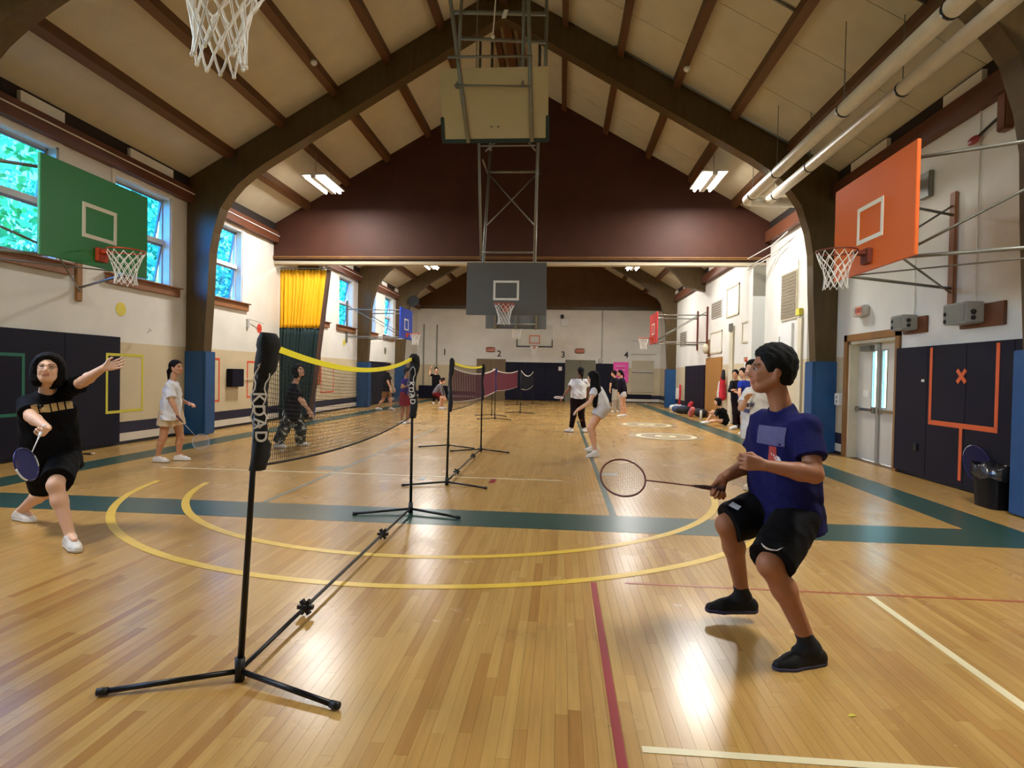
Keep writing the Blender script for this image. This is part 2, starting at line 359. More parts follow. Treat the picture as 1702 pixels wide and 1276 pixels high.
for sgn in (-1, 1):
    for i in range(len(edges)-1):
        for j in range(len(bays)-1):
            n = 1 if sgn < 0 else 4
            for t in range(n):
                y0 = bays[j]+(bays[j+1]-bays[j])*t/n; y1 = bays[j]+(bays[j+1]-bays[j])*(t+1)/n
                if y1 < 3: continue
                g = .012 if n > 1 else 0
                v, f = slopebox(edges[i]+.004, edges[i+1]-.004, y0+g/2, y1-g/2, 0, .07, sgn); MB().add(v, f).build('ceiling_panel', 'panel_beige', ceiling)
    v, f = slopebox(-.05, 7.03, YB, 3, .0, .07, sgn); MB().add(v, f).build('ceiling_panel', 'panel_beige', ceiling)
    for d in PD:
        for y0, y1 in ((YB, YP), (YP+.28, YE)):
            v, f = slopebox(d-.065, d+.065, y0, y1, -.16, .005, sgn); MB().add(v, f).build('purlin', 'purlin_wood', ceiling)
struct(MB().box((XC-.09, YB, roof_z(XC)-.40), (XC+.09, YE, roof_z(XC)-.02)).build('trim_ridge', 'purlin_wood'), 'brown ridge beam under the roof')
# eave beams with white blocking above
for sgn, xw in ((1, XL), (-1, XR)):
    a, b = xw, xw+sgn*.16
    for y0, y1 in ((YB, YP), (YP+.28, YE)):
        e = struct(MB().box((a, y0, 5.20), (b, y1, 5.50)).build('trim_eave_'+('left' if sgn > 0 else 'right'), 'beam_brown'), 'brown eave beam along the '+('window' if sgn > 0 else 'door')+' wall, '+('near' if y0 < 0 else 'far')+' hall')
        MB().box((a, y0, 5.50), (a+sgn*.05, y1, 5.76)).build('painted_gap_shade', 'dark_gap', e)  # dark colour on a board stands for the shade in the open gap
        for k in range(int((y1-y0)/2.3)):
            yc = y0+.6+k*2.3; MB().box((a+sgn*.05, yc, 5.505), (a+sgn*.12, yc+(1.25 if k % 2 else .8), 5.69)).build('white_block', 'white_paint', e)
        if sgn > 0:
            MB().tube([(b+.015, y0, 5.38), (b+.015, y1, 5.38)], .012, 6).build('conduit', 'white_paint', e)

# ================================================================ WINDOWS
thinmat('window_glass', (128,200,248), .97, .05, .05); mat('sash_alu', (128,136,150), .4, metal=.3); mat('sash_white', (216,220,222), .5)
for k, (a, b) in enumerate(WINS):
    if b < 5: continue
    w = struct(MB().box((XL-.22, a, WZ0), (XL-.16, a+.06, WZ1)).box((XL-.22, b-.06, WZ0), (XL-.16, b, WZ1)).box((XL-.22, a, WZ0), (XL-.16, b, WZ0+.06)).box((XL-.22, a, WZ1-.06), (XL-.16, b, WZ1)).box((XL-.24, a, 4.12), (XL-.12, b, 4.22)).build('window_%d' % (k+1), 'sash_white'), 'tall side window with two tilting sashes')
    for z0, z1 in ((WZ0+.06, 4.12), (4.22, WZ1-.06)):
        h = z1-z0; tl = math.radians(11); top = Vector((XL-.17, 0, z1-.02)); d = Vector((-math.sin(tl), 0, -math.cos(tl))); nn = Vector((math.cos(tl), 0, -math.sin(tl)))
        y0, y1 = a+.07, b-.07; c = lambda s, y: Vector((top.x+d.x*s, y, top.z+d.z*s))
        s_ = MB(); hh = h-.03
        for p0, p1 in ((c(0, y0), c(0, y1)), (c(hh, y0), c(hh, y1)), (c(0, y0), c(hh, y0)), (c(0, y1), c(hh, y1))):
            ax = (p1-p0).normalized(); s_.obox((p0+p1)/2, (ax, nn, ax.cross(nn)), ((p1-p0).length/2+.02, .018, .022))
        sh = s_.build('sash', 'sash_alu', w)
        MB().obox((c(0, y0)+c(hh, y1))/2, (Vector((0,1,0)), d, nn), ((y1-y0)/2, hh/2, .003)).build('pane', 'window_glass', sh)
    # interior reveal trim and sill
    r = MB().box((XL-.15, a+.001, WZ0+.001), (XL-.002, a+.03, WZ1-.001)).box((XL-.15, b-.03, WZ0+.001), (XL-.002, b-.001, WZ1-.001)).box((XL-.15, a+.001, WZ1-.03), (XL-.002, b-.001, WZ1-.001)).box((XL, a-.08, WZ0), (XL+.02, a, WZ1+.08)).box((XL, b, WZ0), (XL+.02, b+.08, WZ1+.08)).box((XL, a, WZ1), (XL+.02, b, WZ1+.08)); r.build('window_trim', 'white_paint', w)
    MB().box((XL-.16, a-.25, WZ0-.03), (XL+.13, b+.28, WZ0)).box((XL, a-.22, WZ0-.2), (XL+.07, b+.25, WZ0-.03)).build('window_sill', 'sill_wood', w, bevel=.008)

# ================================================================ WALL MATS
def mats(nm, x, sgn, ys, z1, label, m='navy_mat', z0=.05):
    e = thing(nm, label, 'wall mat', (x, ys[0], z0))
    for a, b in zip(ys[:-1], ys[1:]):
        MB().box((x, a+.001, z0), (x+sgn*.055, b-.001, z1)).build('mat_panel', m, e, bevel=.005)
    return e
wm_left = mats('wall_mat', XL+.002, 1, [-5.9,-3.0,-.6,1.8,4.24,5.5,6.77,8.03,9.3,10.56], 2.06, 'long dark navy padded mat on the window wall behind the lunging player')
wm_right = mats('wall_mat', XR-.002, -1, [6.9,7.75,8.62,9.48,10.33], 2.05, 'dark navy padded mat with an orange goal beside the double doors')
mats('wall_mat', XR-.002, -1, [23.45,24.3,25.2,26.1,27.0], 2.0, 'dark violet navy mat on the far right wall beside the wooden door')
mats('wall_mat', XL+.002, 1, [24.5,25.7,26.9,28.1], 1.95, 'dark navy mat on the window wall below the blue backboard')
def backmat(x0, x1, z0, z1, label):
    n = max(1, round((x1-x0)/1.15)); e = thing('wall_mat', label, 'wall mat', (x0, YE, z0))
    for k in range(n):
        a = x0+(x1-x0)*k/n; b = x0+(x1-x0)*(k+1)/n
        MB().box((a+.004, YE-.06, z0), (b-.004, YE-.002, z1)).build('mat_panel', 'navy_mat', e, bevel=.012)
    return e
bm1 = backmat(-3.15, .28, .05, 2.2, 'wide dark navy mat on the far end wall between doors two and three')
backmat(2.02, 3.02, .05, 2.2, 'narrow dark navy mat on the far end wall beside the pink poster')
struct(MB().box((4.2-.9, YE-.02, .22), (5.2, YE-.001, .48)).build('baseboard_back', 'navy_mat'), 'navy painted band low on the far wall')

# ================================================================ CEILING LAMPS
emat('tube_glow', (255,248,236), 26)
mat('reflector', (214,212,206), .4)
def lamp(x, y, label):
    z = 6.25; e = thing('ceiling_lamp', label, 'ceiling lamp', (x, y, z), 'hanging twin-tube ceiling lamps')
    MB().box((x-.30, y-.66, z+.05), (x+.30, y+.66, z+.09)).box((x-.06, y-.66, z-.02), (x+.06, y+.66, z+.05)).build('reflector', 'reflector', e)
    for s in (-.19, .19):
        MB().tube([(x+s, y-.62, z), (x+s, y+.62, z)], .033, 10).build('tube', 'tube_glow', e, True)
    for t in (-.5, .5):
        MB().tube([(x, y+t, z+.09), (x, y+t, roof_z(x)+.01)], .008, 6).build('hanger', 'grey_steel', e)
    L = bpy.data.lights.new('lamp_light', 'AREA'); L.shape = 'RECTANGLE'; L.size = .5; L.size_y = 1.24; L.energy = LAMP_W; L.color = (1, .98, .94); L.spread = math.radians(178)
    o = bpy.data.objects.new('lamp_light', L); COL.objects.link(o); o.location = (x, y, z-.045); attach(o, e)
for x, y, lb in ((-6.15, 14.75, 'lit twin-tube lamp on the left before the brown gable'), (3.5, 14.75, 'lit twin-tube lamp on the right before the brown gable'),
                 (-5.9, 26.1, 'lit twin-tube lamp on the left in the far hall'), (3.1, 26.1, 'lit twin-tube lamp on the right in the far hall'),
                 (-6.0, 20.4, 'added twin-tube lamp on the left, unseen behind the partition'), (3.3, 20.4, 'added twin-tube lamp on the right, unseen behind the partition'),  # unseen pair, added to brighten the far hall
                 (-6.1, 3.55, 'twin-tube lamp above and left of the camera'), (3.5, 3.55, 'twin-tube lamp above and right of the camera')):
    lamp(x, y, lb)

# ================================================================ OUTSIDE THE WINDOWS
mat('outside_grass', (96,120,60), .9, .3, 1); mat('bark', (92,72,54), .9, .2, 4)
def leafmat(name, rgb):
    m = mat(name, rgb, .55, .35, 1.2); m.node_tree.nodes['Principled BSDF'].inputs['Transmission Weight'].default_value = 0
    return m
for nm, c in (('leaf_bright', (150,205,100)), ('leaf_mid', (116,190,130)), ('leaf_cool', (104,180,150))): leafmat(nm, c)
struct(MB().box((-60, -40, -.6), (XL-.6, 70, -.4)).build('ground_outside', 'outside_grass'), 'grass outside the windows')
def tree(x, y, h, r, m, seed, label):
    R = np.random.default_rng(seed); e = thing('tree', label, 'tree', (x, y, -.4), 'trees outside the windows')
    MB().tube([(x, y, -.4), (x+.1, y, h*.3), (x, y+.1, h*.75)], [.2, .15, .06], 8).build('trunk', 'bark', e)
    n = 2600; d = R.normal(size=(n, 3)); d /= np.linalg.norm(d, axis=1)[:, None]; rad = R.random(n)**.45
    P = np.array((x, y, h*.6)) + d*rad[:, None]*np.array((r, r, h*.45))
    vs = []; fs = []
    for k in range(n):
        a = R.normal(size=3); a /= np.linalg.norm(a); b = np.cross(a, R.normal(size=3)); b /= np.linalg.norm(b)
        s = .08+.08*R.random(); i = len(vs)
        vs += [tuple(P[k]+a*s), tuple(P[k]+b*s*.55), tuple(P[k]-a*s), tuple(P[k]-b*s*.55)]; fs.append((i, i+1, i+2, i+3))
    o = MB().add(vs, fs).build('foliage', m, e); o['kind'] = 'stuff'
for k, (x, y, h, r, m) in enumerate([(-12.4,11.0,7.5,2.3,'leaf_bright'),(-12.6,16.2,8.2,2.4,'leaf_mid'),(-12.5,21.4,8,2.4,'leaf_cool'),(-12.6,26.6,8.5,2.4,'leaf_bright'),(-12.6,31.9,8.5,2.4,'leaf_mid'),(-12.6,37.4,9,2.5,'leaf_cool'),(-18.6,14,11,3.4,'leaf_cool'),(-18.6,21.5,12,3.4,'leaf_mid'),(-18.6,29.5,12,3.6,'leaf_bright'),(-18.6,38,12,3.8,'leaf_mid'),(-18.6,47,12,3.8,'leaf_bright')]):
    tree(x, y, h, r, m, k+3, ('leafy tree outside the window behind the green backboard' if k == 0 else 'leafy green tree outside the high side windows'))

# ================================================================ BASKETBALL HOOPS
mat('rim_orange', (178,66,34), .4, metal=.3); mat('rim_rust', (112,52,34), .5, metal=.3)
for nm, c in (('board_green', (32,128,62)), ('board_orange', (222,104,38)), ('board_blue', (38,76,200)), ('board_red', (206,58,58)), ('board_grey', (92,92,88)), ('board_beige', (190,176,138))): mat(nm, c, .4, .05, 1.2)
mat('target_white', (232,230,216), .5); mat('pad_green', (22,46,40), .5)
def hoop_net(C, r=.215, h=.43, prof=(1, .9, .76, .66, .60, .60, .64), m='net_white', sr=.0045, parent=None, twist=.0, seed=1):
    """diamond mesh funnel under the rim centre C"""
    R = random.Random(seed); n = 12; rows = 6; b = MB(); C = Vector(C)
    def node(i, k):
        t = 2*PI*(k + (i % 2)*.5)/n + twist*i; rr = r*prof[i]*(1+R.uniform(-.05, .05))
        return C + Vector((rr*math.cos(t), rr*math.sin(t), -.015 - h*i/rows + R.uniform(-.012, .012)))
    N = [[node(i, k) for k in range(n)] for i in range(rows+1)]
    for i in range(rows):
        for k in range(n):
            j0, j1 = (k, (k-1) % n) if i % 2 == 0 else (k, (k+1) % n)
            for j in (j0, j1):
                a, c = N[i][k], N[i+1][j]; mid = (a+c)/2 + Vector((0, 0, -.006)); b.tube([a, mid, c], sr, 5, cap=False)
    for k in range(n): b.sphere(N[rows][k], sr*1.8, 6, 4)
    return b.build('net', m, parent, True)
def hoop(label, O, n, w, h, board, support, tgt=True, rimm='rim_orange', base=None, seed=1, rim=True, zr=3.05, sr=.0045, group=None, tgtm='target_white', prof=(1, .9, .76, .66, .60, .60, .64)):
    """O = centre of the board face, n = outward normal (unit, horizontal)"""
    O = Vector(O); n = Vector(n); t = Vector((0,0,1)).cross(n); z = Vector((0,0,1))
    e = thing('basketball_hoop', label, 'basketball hoop', base or (O.x, O.y, O.z-h/2), group)
    bd = MB().obox(O-n*.02, (t, z, n), (w/2, h/2, .02)).build('backboard', board, e, bevel=.006)
    if tgt:
        f = MB(); tw, th = .59, .45; zc = zr+.13+th/2; c = Vector((O.x, O.y, zc)) + n*.003; k = .025
        for du, dv, hu, hv in ((0, th/2-k, tw/2, k), (0, -th/2+k, tw/2, k), (-tw/2+k, 0, k, th/2-2*k-.0005), (tw/2-k, 0, k, th/2-2*k-.0005)): f.obox(c+t*du+z*dv, (t, z, n), (hu, hv, .003))
        f.build('target_square', tgtm, bd)
    if rim:
        rc = Vector((O.x, O.y, zr)) + n*.375
        MB().obox(Vector((O.x, O.y, zr-.06))+n*.03, (t, z, n), (.085, .09, .03)).obox(Vector((O.x, O.y, zr-.02))+n*.1, (t, z, n), (.05, .025, .07)).build('bracket', rimm, e, bevel=.006)
        MB().tube([rc+Vector((.225*math.cos(a), .225*math.sin(a), 0)) for a in [2*PI*i/32 for i in range(32)]], .0095, 8, closed=True).build('rim', rimm, e, True)
        hoop_net(rc, parent=e, seed=seed, sr=sr, prof=prof)
    for pts, r, m in support: MB().tube(pts, r, 8).build('support_tube', m, e, True)
    return e
def side_hoop(label, X, yc, sgn, xwall, board, seed, wood='oak_trim', rimm='rim_orange', tgtm='target_white', w=1.83, po=.8):
    sp = []; gs = 'grey_steel'; d = -sgn*.03; xb = X+d; xw = xwall-sgn*-.0
    xw = xwall+sgn*.05
    for y in (yc-.62, yc+.62):
        for z in (3.92, 2.86): sp.append(([(xb, y, z), (xw, yc+(po if y > yc else -po), z)], .021, gs))
    sp += [([(xb, yc-.9, 2.86), (xb, yc+.9, 2.86)], .018, gs), ([(xb, yc-.9, 3.92), (xb, yc+.9, 3.92)], .018, gs),
           ([(xw, yc-po, 4.05), (xb, yc-.62, 2.9)], .015, gs), ([(xw, yc+po, 4.05), (xb, yc+.62, 2.9)], .015, gs),
           ([(xb, yc-.62, 2.86), (xw, yc+po, 2.80)], .013, gs), ([(xb, yc+.62, 2.86), (xw, yc-po, 2.80)], .01, gs)]
    e = hoop(label, (X, yc, 3.43), (sgn, 0, 0), w, 1.21, board, sp, seed=seed, rimm=rimm, tgtm=tgtm)
    for y in (yc-po, yc+po):
        MB().box((xwall+sgn*.003, y-.07, 2.62), (xwall+sgn*.05, y+.07, 4.25)).build('wall_post', wood, e, bevel=.015)
    return e
side_hoop('green backboard with white net on the window wall', -6.2, 7.46, 1, XL, 'board_green', 11, 'oak_trim', po=2.15)
side_hoop('orange backboard with white net on the door wall', 3.66, 7.40, -1, XR, 'board_orange', 12, 'sill_wood', 'rim_rust', po=1.63)
side_hoop('small blue backboard on the window wall of the far hall', -6.2, 23.3, 1, XL, 'board_blue', 13, 'grey_steel')
side_hoop('small red backboard on the right wall of the far hall', 3.7, 24.1, -1, XR, 'board_red', 14, 'rim_rust')
# grey centre board hung from the roof truss in front of the partition
gs = 'grey_steel'; gx = -1.265; Yg = 13.4
def rz(x): return roof_z(x)+.01
xa, xb_ = -1.86, -.64; sup = []
for x in (xa, xb_):
    sup += [([(x+(.06 if x == xa else .0), Yg+.9, 6.9), (x, Yg+.05, 3.0)], .035, gs), ([(x, Yg+.05, 4.1), (x+(-.05 if x == xa else .05), Yg-.35, 6.9), (x+(-.05 if x == xa else .05), Yg-.35, rz(x))], .03, gs),
            ([(x+(.06 if x == xa else .0), Yg+.9, 6.9), (x+(.06 if x == xa else .0), Yg+.9, rz(x))], .035, gs), ([(x+.03, Yg+.78, 6.3), (x+.03, Yg-.2, 6.3)], .02, gs)]
sup += [([(xa+.06, Yg+.78, 6.36), (xb_, Yg+.78, 6.36)], .03, gs), ([(xa, Yg+.1, 4.29), (xb_, Yg+.1, 4.29)], .022, gs), ([(xa+.05, Yg+.74, 6.3), (xb_, Yg+.4, 4.95)], .015, gs), ([(xb_, Yg+.74, 6.3), (xa+.04, Yg+.4, 4.95)], .015, gs),
        ([(xa, Yg-.35, 6.55), (xb_, Yg-.35, 6.55)], .02, gs), ([(xa+.1, Yg-.3, 6.45), (xa+.5, Yg-.32, 6.8)], .02, gs), ([(xb_, Yg-.3, 6.45), (xb_-.3, Yg-.32, 6.8)], .02, gs)]
hoop('grey backboard hanging in the middle before the brown partition', (gx, Yg, 3.44), (0, -1, 0), 1.83, 1.20, 'board_grey', sup, seed=15)
# grey board of the far hall seen from behind
sup = []
for x in (-1.98, -.75): sup += [([(x, 17.62, 2.84), (x, 17.62, rz(x))], .035, gs)]
sup += [([(-1.98, 17.60, 3.0), (-.75, 17.60, 3.0)], .025, gs), ([(-1.36, 17.62, 2.84), (-1.36, 17.62, 4.0)], .025, gs), ([(-1.98, 17.60, 3.9), (-.75, 17.60, 3.9)], .025, gs)]
hoop('grey backboard of the far hall seen from behind', (-1.36, 17.72, 3.46), (0, 1, 0), 1.83, 1.2, 'board_grey', sup, seed=16)
# folded-up beige board near the ridge, seen from behind
e = thing('basketball_hoop', 'beige backboard folded up on a tube frame near the ridge', 'basketball hoop', (-1.2, 10.0, 5.4))
def bpt(u, v): return Vector((-1.205+u, 9.82+v*.42, 6.60-v*1.07))     # u across, v 0 top .. 1 bottom
z_ = (bpt(0, 1)-bpt(0, 0)).normalized(); nb = Vector((1,0,0)).cross(z_)
bd = MB().obox(bpt(0, .5), ((1,0,0), z_, nb), (.915, .57, .022)).build('backboard', 'board_beige', e, bevel=.008)
MB().obox(bpt(0, .985), ((1,0,0), z_, nb), (.93, .035, .045)).obox(bpt(-.905, .82), ((1,0,0), z_, nb), (.03, .2, .045)).obox(bpt(.905, .82), ((1,0,0), z_, nb), (.03, .2, .045)).build('edge_padding', 'pad_green', bd, bevel=.01)
for dx in (-.06, .06):
    MB().sphere(bpt(dx, .8)-nb*.0+Vector((0,-.03,0)), .02, 8, 5).build('bolt', 'grey_steel', bd)
for a, b, r in ((bpt(-.46, 1.03)+Vector((0,-.07,0)), (-1.93, 9.35, 7.9), .035), (bpt(.64, 1.03)+Vector((0,-.07,0)), (-.64, 9.35, 7.9), .035)):
    a = Vector(a); b = Vector(b); MB().tube([a, a+(b-a)*.45, b, (b.x, b.y, rz(b.x))], r, 10).build('frame_tube', gs, e, True)
for a, b, r in (((-1.83, 9.9, 6.3), (-1.72, 9.9, rz(-1.72)), .03), ((-.72, 9.9, 6.3), (-.74, 9.9, rz(-.74)), .03), ((-.36, 10.3, 5.9), (-.36, 10.3, rz(-.36)), .032), ((-1.85, 9.75, 6.28), (-.58, 9.75, 6.24), .018), ((-1.95, 9.62, 6.68), (-.55, 9.62, 6.66), .022), ((-1.95, 9.9, 7.58), (-.36, 10.1, 7.62), .035), ((-1.85, 10.0, 7.2), (-.36, 10.2, 7.2), .03), ((-1.6, 10.5, 6.0), (-1.6, 10.5, rz(-1.6)), .012), ((-1.5, 10.3, 6.75), (-1.3, 10.1, 6.5), .015), ((-.8, 10.3, 6.9), (-.95, 10.1, 6.6), .015)):
    MB().tube([a, b], r, 8).build('frame_tube', gs, e, True)
MB().tube([(-1.13, 9.6, 8.2), (-1.2, 9.6, 7.0)], .012, 6).sphere((-1.2, 9.6, 6.98), .035, 8, 6).build('pull_cord', 'net_white', e)
MB().obox((-1.02, 9.7, 7.4), ((1,0,0),(0,1,0),(.3,0,1)), (.035, .006, .07)).build('pull_tag', 'net_white', e)
# hoop over the near baseline: only its net hangs into the picture
sup = []
for x in (-1.75, -.75): sup += [([(x, 1.78, 3.05), (x, 1.62, rz(x))], .035, gs)]
hoop('white net hanging from the hoop above the camera', (-1.335, 1.82, 3.55), (0, 1, 0), 1.83, 1.1, 'board_beige', sup, seed=21, sr=.005, zr=3.13, prof=(1, .84, .67, .54, .46, .43, .45))
# glass board on the far end wall
thinmat('board_glass', (226,224,214), .55, .1, .1); mat('pad_black', (26,28,28), .6); mat('target_rust', (168,74,54), .5)
sup = []
for x in (-1.9, -.95): sup += [([(x, 32.03, 3.2), (x, YE-.004, 3.2)], .03, gs), ([(x, 32.03, 3.9), (x, YE-.004, 3.9)], .03, gs)]
gh = hoop('clear glass backboard with black padded rim on the far end wall', (-1.42, 32.0, 3.60), (0, -1, 0), 1.95, 1.15, 'board_glass', sup, seed=17, rimm='target_rust', tgtm='target_rust')
x0, x1 = -1.42-.99, -1.42+.99
for b in (MB().box((x0, 31.95, 3.051), (x0+.05, 32.05, 3.4)).box((x0, 31.95, 2.98), (-1.62, 32.05, 3.051)), MB().box((x1-.05, 31.95, 3.051), (x1, 32.05, 3.4)).box((-1.22, 31.95, 2.98), (x1, 32.05, 3.051))): b.build('edge_padding', 'pad_black', gh)

# ================================================================ PIPES under the right roof slope
def pipe(pts, r, label, bandsy):
    e = thing('heating_pipe', label, 'pipe', pts[0])
    # rounded elbow
    MB().tube(pts, r, 14).build('pipe_run', 'pipe_white', e, True)
    for y, x, z in bandsy:
        MB().tube([(x, y-.02, z), (x, y+.02, z)], r*1.06, 14).build('pipe_clamp', 'black_metal', e, True)
        MB().tube([(x, y, z+r), (x, y, roof_z(x)+.01)], .008, 5).build('hanger_rod', 'grey_steel', e)
def elbow(x, z, y, x1, r=.13):
    return [(x, -5.5, z)] + [(x, yy_, z) for yy_ in (2, 6, 10)] + [(x, y-r, z), (x+r*.3, y-r*.3, z), (x+r, y, z), (x1, y, z-.03)]
pz = 5.42
pipe(elbow(4.02, pz, 13.5, XR-.13), .105, 'white heating pipe turning the corner before the partition, left of the pair', [(y, 4.02, pz) for y in (3.2, 6.6, 8.95, 11.6, 13.0)])
pipe([(4.50, -5.5, pz), (4.50, 2, pz), (4.50, 8, pz), (4.50, 13.37, pz)], .1, 'straight white heating pipe nearest the orange backboard', [(y, 4.50, pz) for y in (3.2, 6.2, 8.35, 11.3, 13.0)])

# ================================================================ BADMINTON NETS
mat('tape_yellow', (250,238,30), .6); mat('tape_white', (226,222,210), .6); mat('mesh_maroon', (96,28,44), .8); mat('sleeve_black', (18,17,18), .85, .3, 12, .3, 30); mat('letter_white', (226,224,220), .6); mat('hub_black', (14,14,15), .5); mat('sleeve_blue', (44,46,104), .8)
def lerp(a, b, t): return a+(b-a)*t
def bnet(label, A, B, hA, hB, zbot, tapem, meshm, leanA=0, leanB=0, cell=.024, sr=.0014, sag=.10, sleeve=True, bar=True, group='portable badminton nets', sway=.0, pr=.014, legs=(1, 1), letters=False, sleevem='sleeve_black', feetB=True, slw=1.):
    A = Vector((*A, 0)); B = Vector((*B, 0)); L = (B-A).length; d = (B-A).normalized(); s = Vector((d.y, -d.x, 0))
    e = thing('badminton_net', label, 'badminton net', A, group)
    tops = []
    for P, h, lean, sg in ((A, hA, leanA, -1), (B, hB, leanB, 1)):
        T = P+Vector((0,0,h))+s*lean; tops.append(T)
        MB().tube([P+Vector((0,0,.03)), P.lerp(T, .5)+Vector((0,0,.015)), T], [pr*1.15, pr, pr*.8], 10).build('pole', 'black_metal', e, True)
        MB().tube([P+Vector((0,0,.0)), P+Vector((0,0,.11))], pr*1.7, 10).build('pole_socket', 'hub_black', e, True)
        for q in (-1, 1):
            F = P + s*q*.53 + d*(-.19)*1.0
            lg = MB().tube([P+Vector((0,0,.045)), F+Vector((0,0,.02))], pr*.95, 8).build('foot_bar', 'black_metal', e, True)
            dv = (F-P).normalized(); MB().tube([F+Vector((0,0,.02))-dv*.01, F+Vector((0,0,.02))+dv*.035], pr*1.25, 8).build('end_cap', 'hub_black', lg, True)
    if bar:
        MB().tube([A+Vector((0,0,.05)), A.lerp(B, .25)+Vector((0,0,.055)), A.lerp(B, .75)+Vector((0,0,.055)), B+Vector((0,0,.05))], pr*.8, 8).build('base_bar', 'black_metal', e, True)
        for t in (.22, .70):
            c = A.lerp(B, t)+Vector((0,0,.055)); k = MB().sphere(c, .026, 10, 6)
            for j in range(6):
                a = 2*PI*j/6; dd = s*math.cos(a)+Vector((0,0,1))*math.sin(a); k.obox(c+dd*.028, (dd, d, dd.cross(d)), (.02, .016, .011))
            k.build('hub', 'hub_black', e)
    # net sheet: top cord sags, bottom cord sags less
    def top(u): return tops[0].lerp(tops[1], u) + Vector((0,0,-.02 - sag*4*u*(1-u)))
    def bot(u):
        P = A.lerp(B, u) + s*lerp(leanA*zbot/hA, leanB*zbot/hB, u); return P + Vector((0,0,zbot - sag*.55*4*u*(1-u)))
    nu = int(L/cell); nv = max(6, int((hA-zbot)/cell)); m = MB(); R = random.Random(5)
    def pt(u, v):
        p = top(u).lerp(bot(u), v); return p + s*(sway*math.sin(u*9+v*3)*math.sin(v*PI))
    us = [i/nu for i in range(nu+1)]
    nseg = 5
    for u in us: m.tube([pt(u, k/nseg) for k in range(nseg+1)], sr, 3, cap=False)
    mseg = 24
    for j in range(1, nv): m.tube([pt(k/mseg, j/nv) for k in range(mseg+1)], sr, 3, cap=False)
    m.build('net_mesh', meshm, e)
    # tape along the top, cord along the bottom
    def strip(f, h, th, mm, nm):
        vs = []; fs = []; n = 40
        for i in range(n+1):
            p = f(i/n)
            for dz, ds in ((0, th), (-h, th), (-h, -th), (0, -th)): vs.append(p+Vector((0,0,dz))+s*ds)
            if i:
                a = 4*(i-1); b = 4*i; fs += [(a+k, a+(k+1) % 4, b+(k+1) % 4, b+k) for k in range(4)]
        fs += [(0,1,2,3), (4*n, 4*n+3, 4*n+2, 4*n+1)]
        return MB().add(vs, fs).build(nm, mm, e)
    strip(lambda u: top(u)+Vector((0,0,.012)), .034, .003, tapem, 'top_tape')
    MB().tube([bot(k/30) for k in range(31)], .0065, 6).build('bottom_cord', 'rope_black' if tapem == 'tape_yellow' else 'tape_white', e, True)
    if sleeve:
        for P, T, sg in ((A, tops[0], 1), (B, tops[1], -1)):
            vs = []; fs = []; n = 22; R = random.Random(3+sg)
            zb = zbot-.02
            for i in range(n+1):
                t = i/n; z = lerp(zb, T.z+.02, t); c = P.lerp(T, z/T.z); w = (.026+.012*math.sin(t*7+1)**2+ (.022 if t > .72 else 0) + (.014 if t < .2 else 0))*(1+R.uniform(-.2, .2))*slw
                off = .012*math.sin(t*9)
                c = c + d*sg*w*.5 + s*(off+.012)
                for a in range(8):
                    q = 2*PI*a/8; vs.append(c + d*(w*math.cos(q)) + s*slw*((.034+.008*R.random()+(.016 if t > .72 else 0)-(.028 if t > .97 else 0))*math.sin(q)))
                if i: fs += [(8*(i-1)+a, 8*(i-1)+(a+1) % 8, 8*i+(a+1) % 8, 8*i+a) for a in range(8)]
            fs += [tuple(range(8))[::-1], tuple(8*n+a for a in range(8))]
            sl = MB().add(vs, fs).build('net_sleeve', sleevem, e, True)
            if letters:
                lm = MB(); cs = -s+Vector((0,0,0)); face = 1 if sg > 0 else 1
                # white outlined lettering running down the camera side of the sleeve
                def bp(z, k): c = P.lerp(T, z/T.z); return c + d*sg*.035 + Vector((0,0,0)) + s*k - d*.0
                view = (Vector((0, 0, CAMH))-P); view.z = 0; view.normalize(); sd = Vector((-view.y, view.x, 0))
                def lp(z, k): c = P.lerp(T, z/T.z); return c + d*sg*.03 + view*.05 + sd*k + s*.012*math.sin((z-zb)/(T.z+.02-zb)*9)
                z0, z1 = lerp(zb, T.z, .36), lerp(zb, T.z, .78)
                for k in (-.028, .026): lm.tube([lp(lerp(z0, z1, q/10), k*(1+.3*math.sin(q*1.7))) for q in range(11)], .0035, 5)
                lm.tube([lp(z0-.0, .026), lp(z0-.025, 0), lp(z0, -.028)], .0035, 5); lm.tube([lp(z1, .026), lp(z1+.03, 0), lp(z1, -.028)], .0035, 5)
                lm.build('sleeve_outline', 'letter_white', sl)
                for q, ch in enumerate('KDAD'):
                    zz = lerp(zb, T.z, .55)-q*.062
                    text_mesh(ch, .075, .002, 'letter_white', 'letter', lp(zz, 0)+view*.006, (0, 0, -1), sd*-1 if False else Vector((0,0,-1)).cross(view)*-1, sl)
    return e
bnet('nearest portable badminton net with yellow tape and black sleeves', (-1.51, 2.70), (-1.56, 6.15), 1.655, 1.675, 1.035, 'tape_yellow', 'rope_black', leanA=.088, leanB=.0, sag=.13, sway=.02, letters=True)
bnet('second portable badminton net with yellow tape behind the nearest one', (-1.48, 7.75), (-1.49, 11.23), 1.68, 1.66, 1.0, 'tape_yellow', 'rope_black', sag=.05, cell=.035, sr=.0012, leanA=.02, slw=.6)
bnet('long maroon badminton net with white tape in the middle of the hall', (-2.22, 11.72), (-2.11, 19.2), 1.66, 1.68, .92, 'tape_white', 'mesh_maroon', sag=.16, cell=.04, sr=.0032, bar=False, sleevem='sleeve_blue', slw=.7)
bnet('maroon badminton net with white tape in the far hall', (-2.40, 20.8), (-2.04, 28.3), 1.70, 1.68, .9, 'tape_white', 'mesh_maroon', sag=.12, cell=.05, sr=.004, bar=False, sleeve=False)
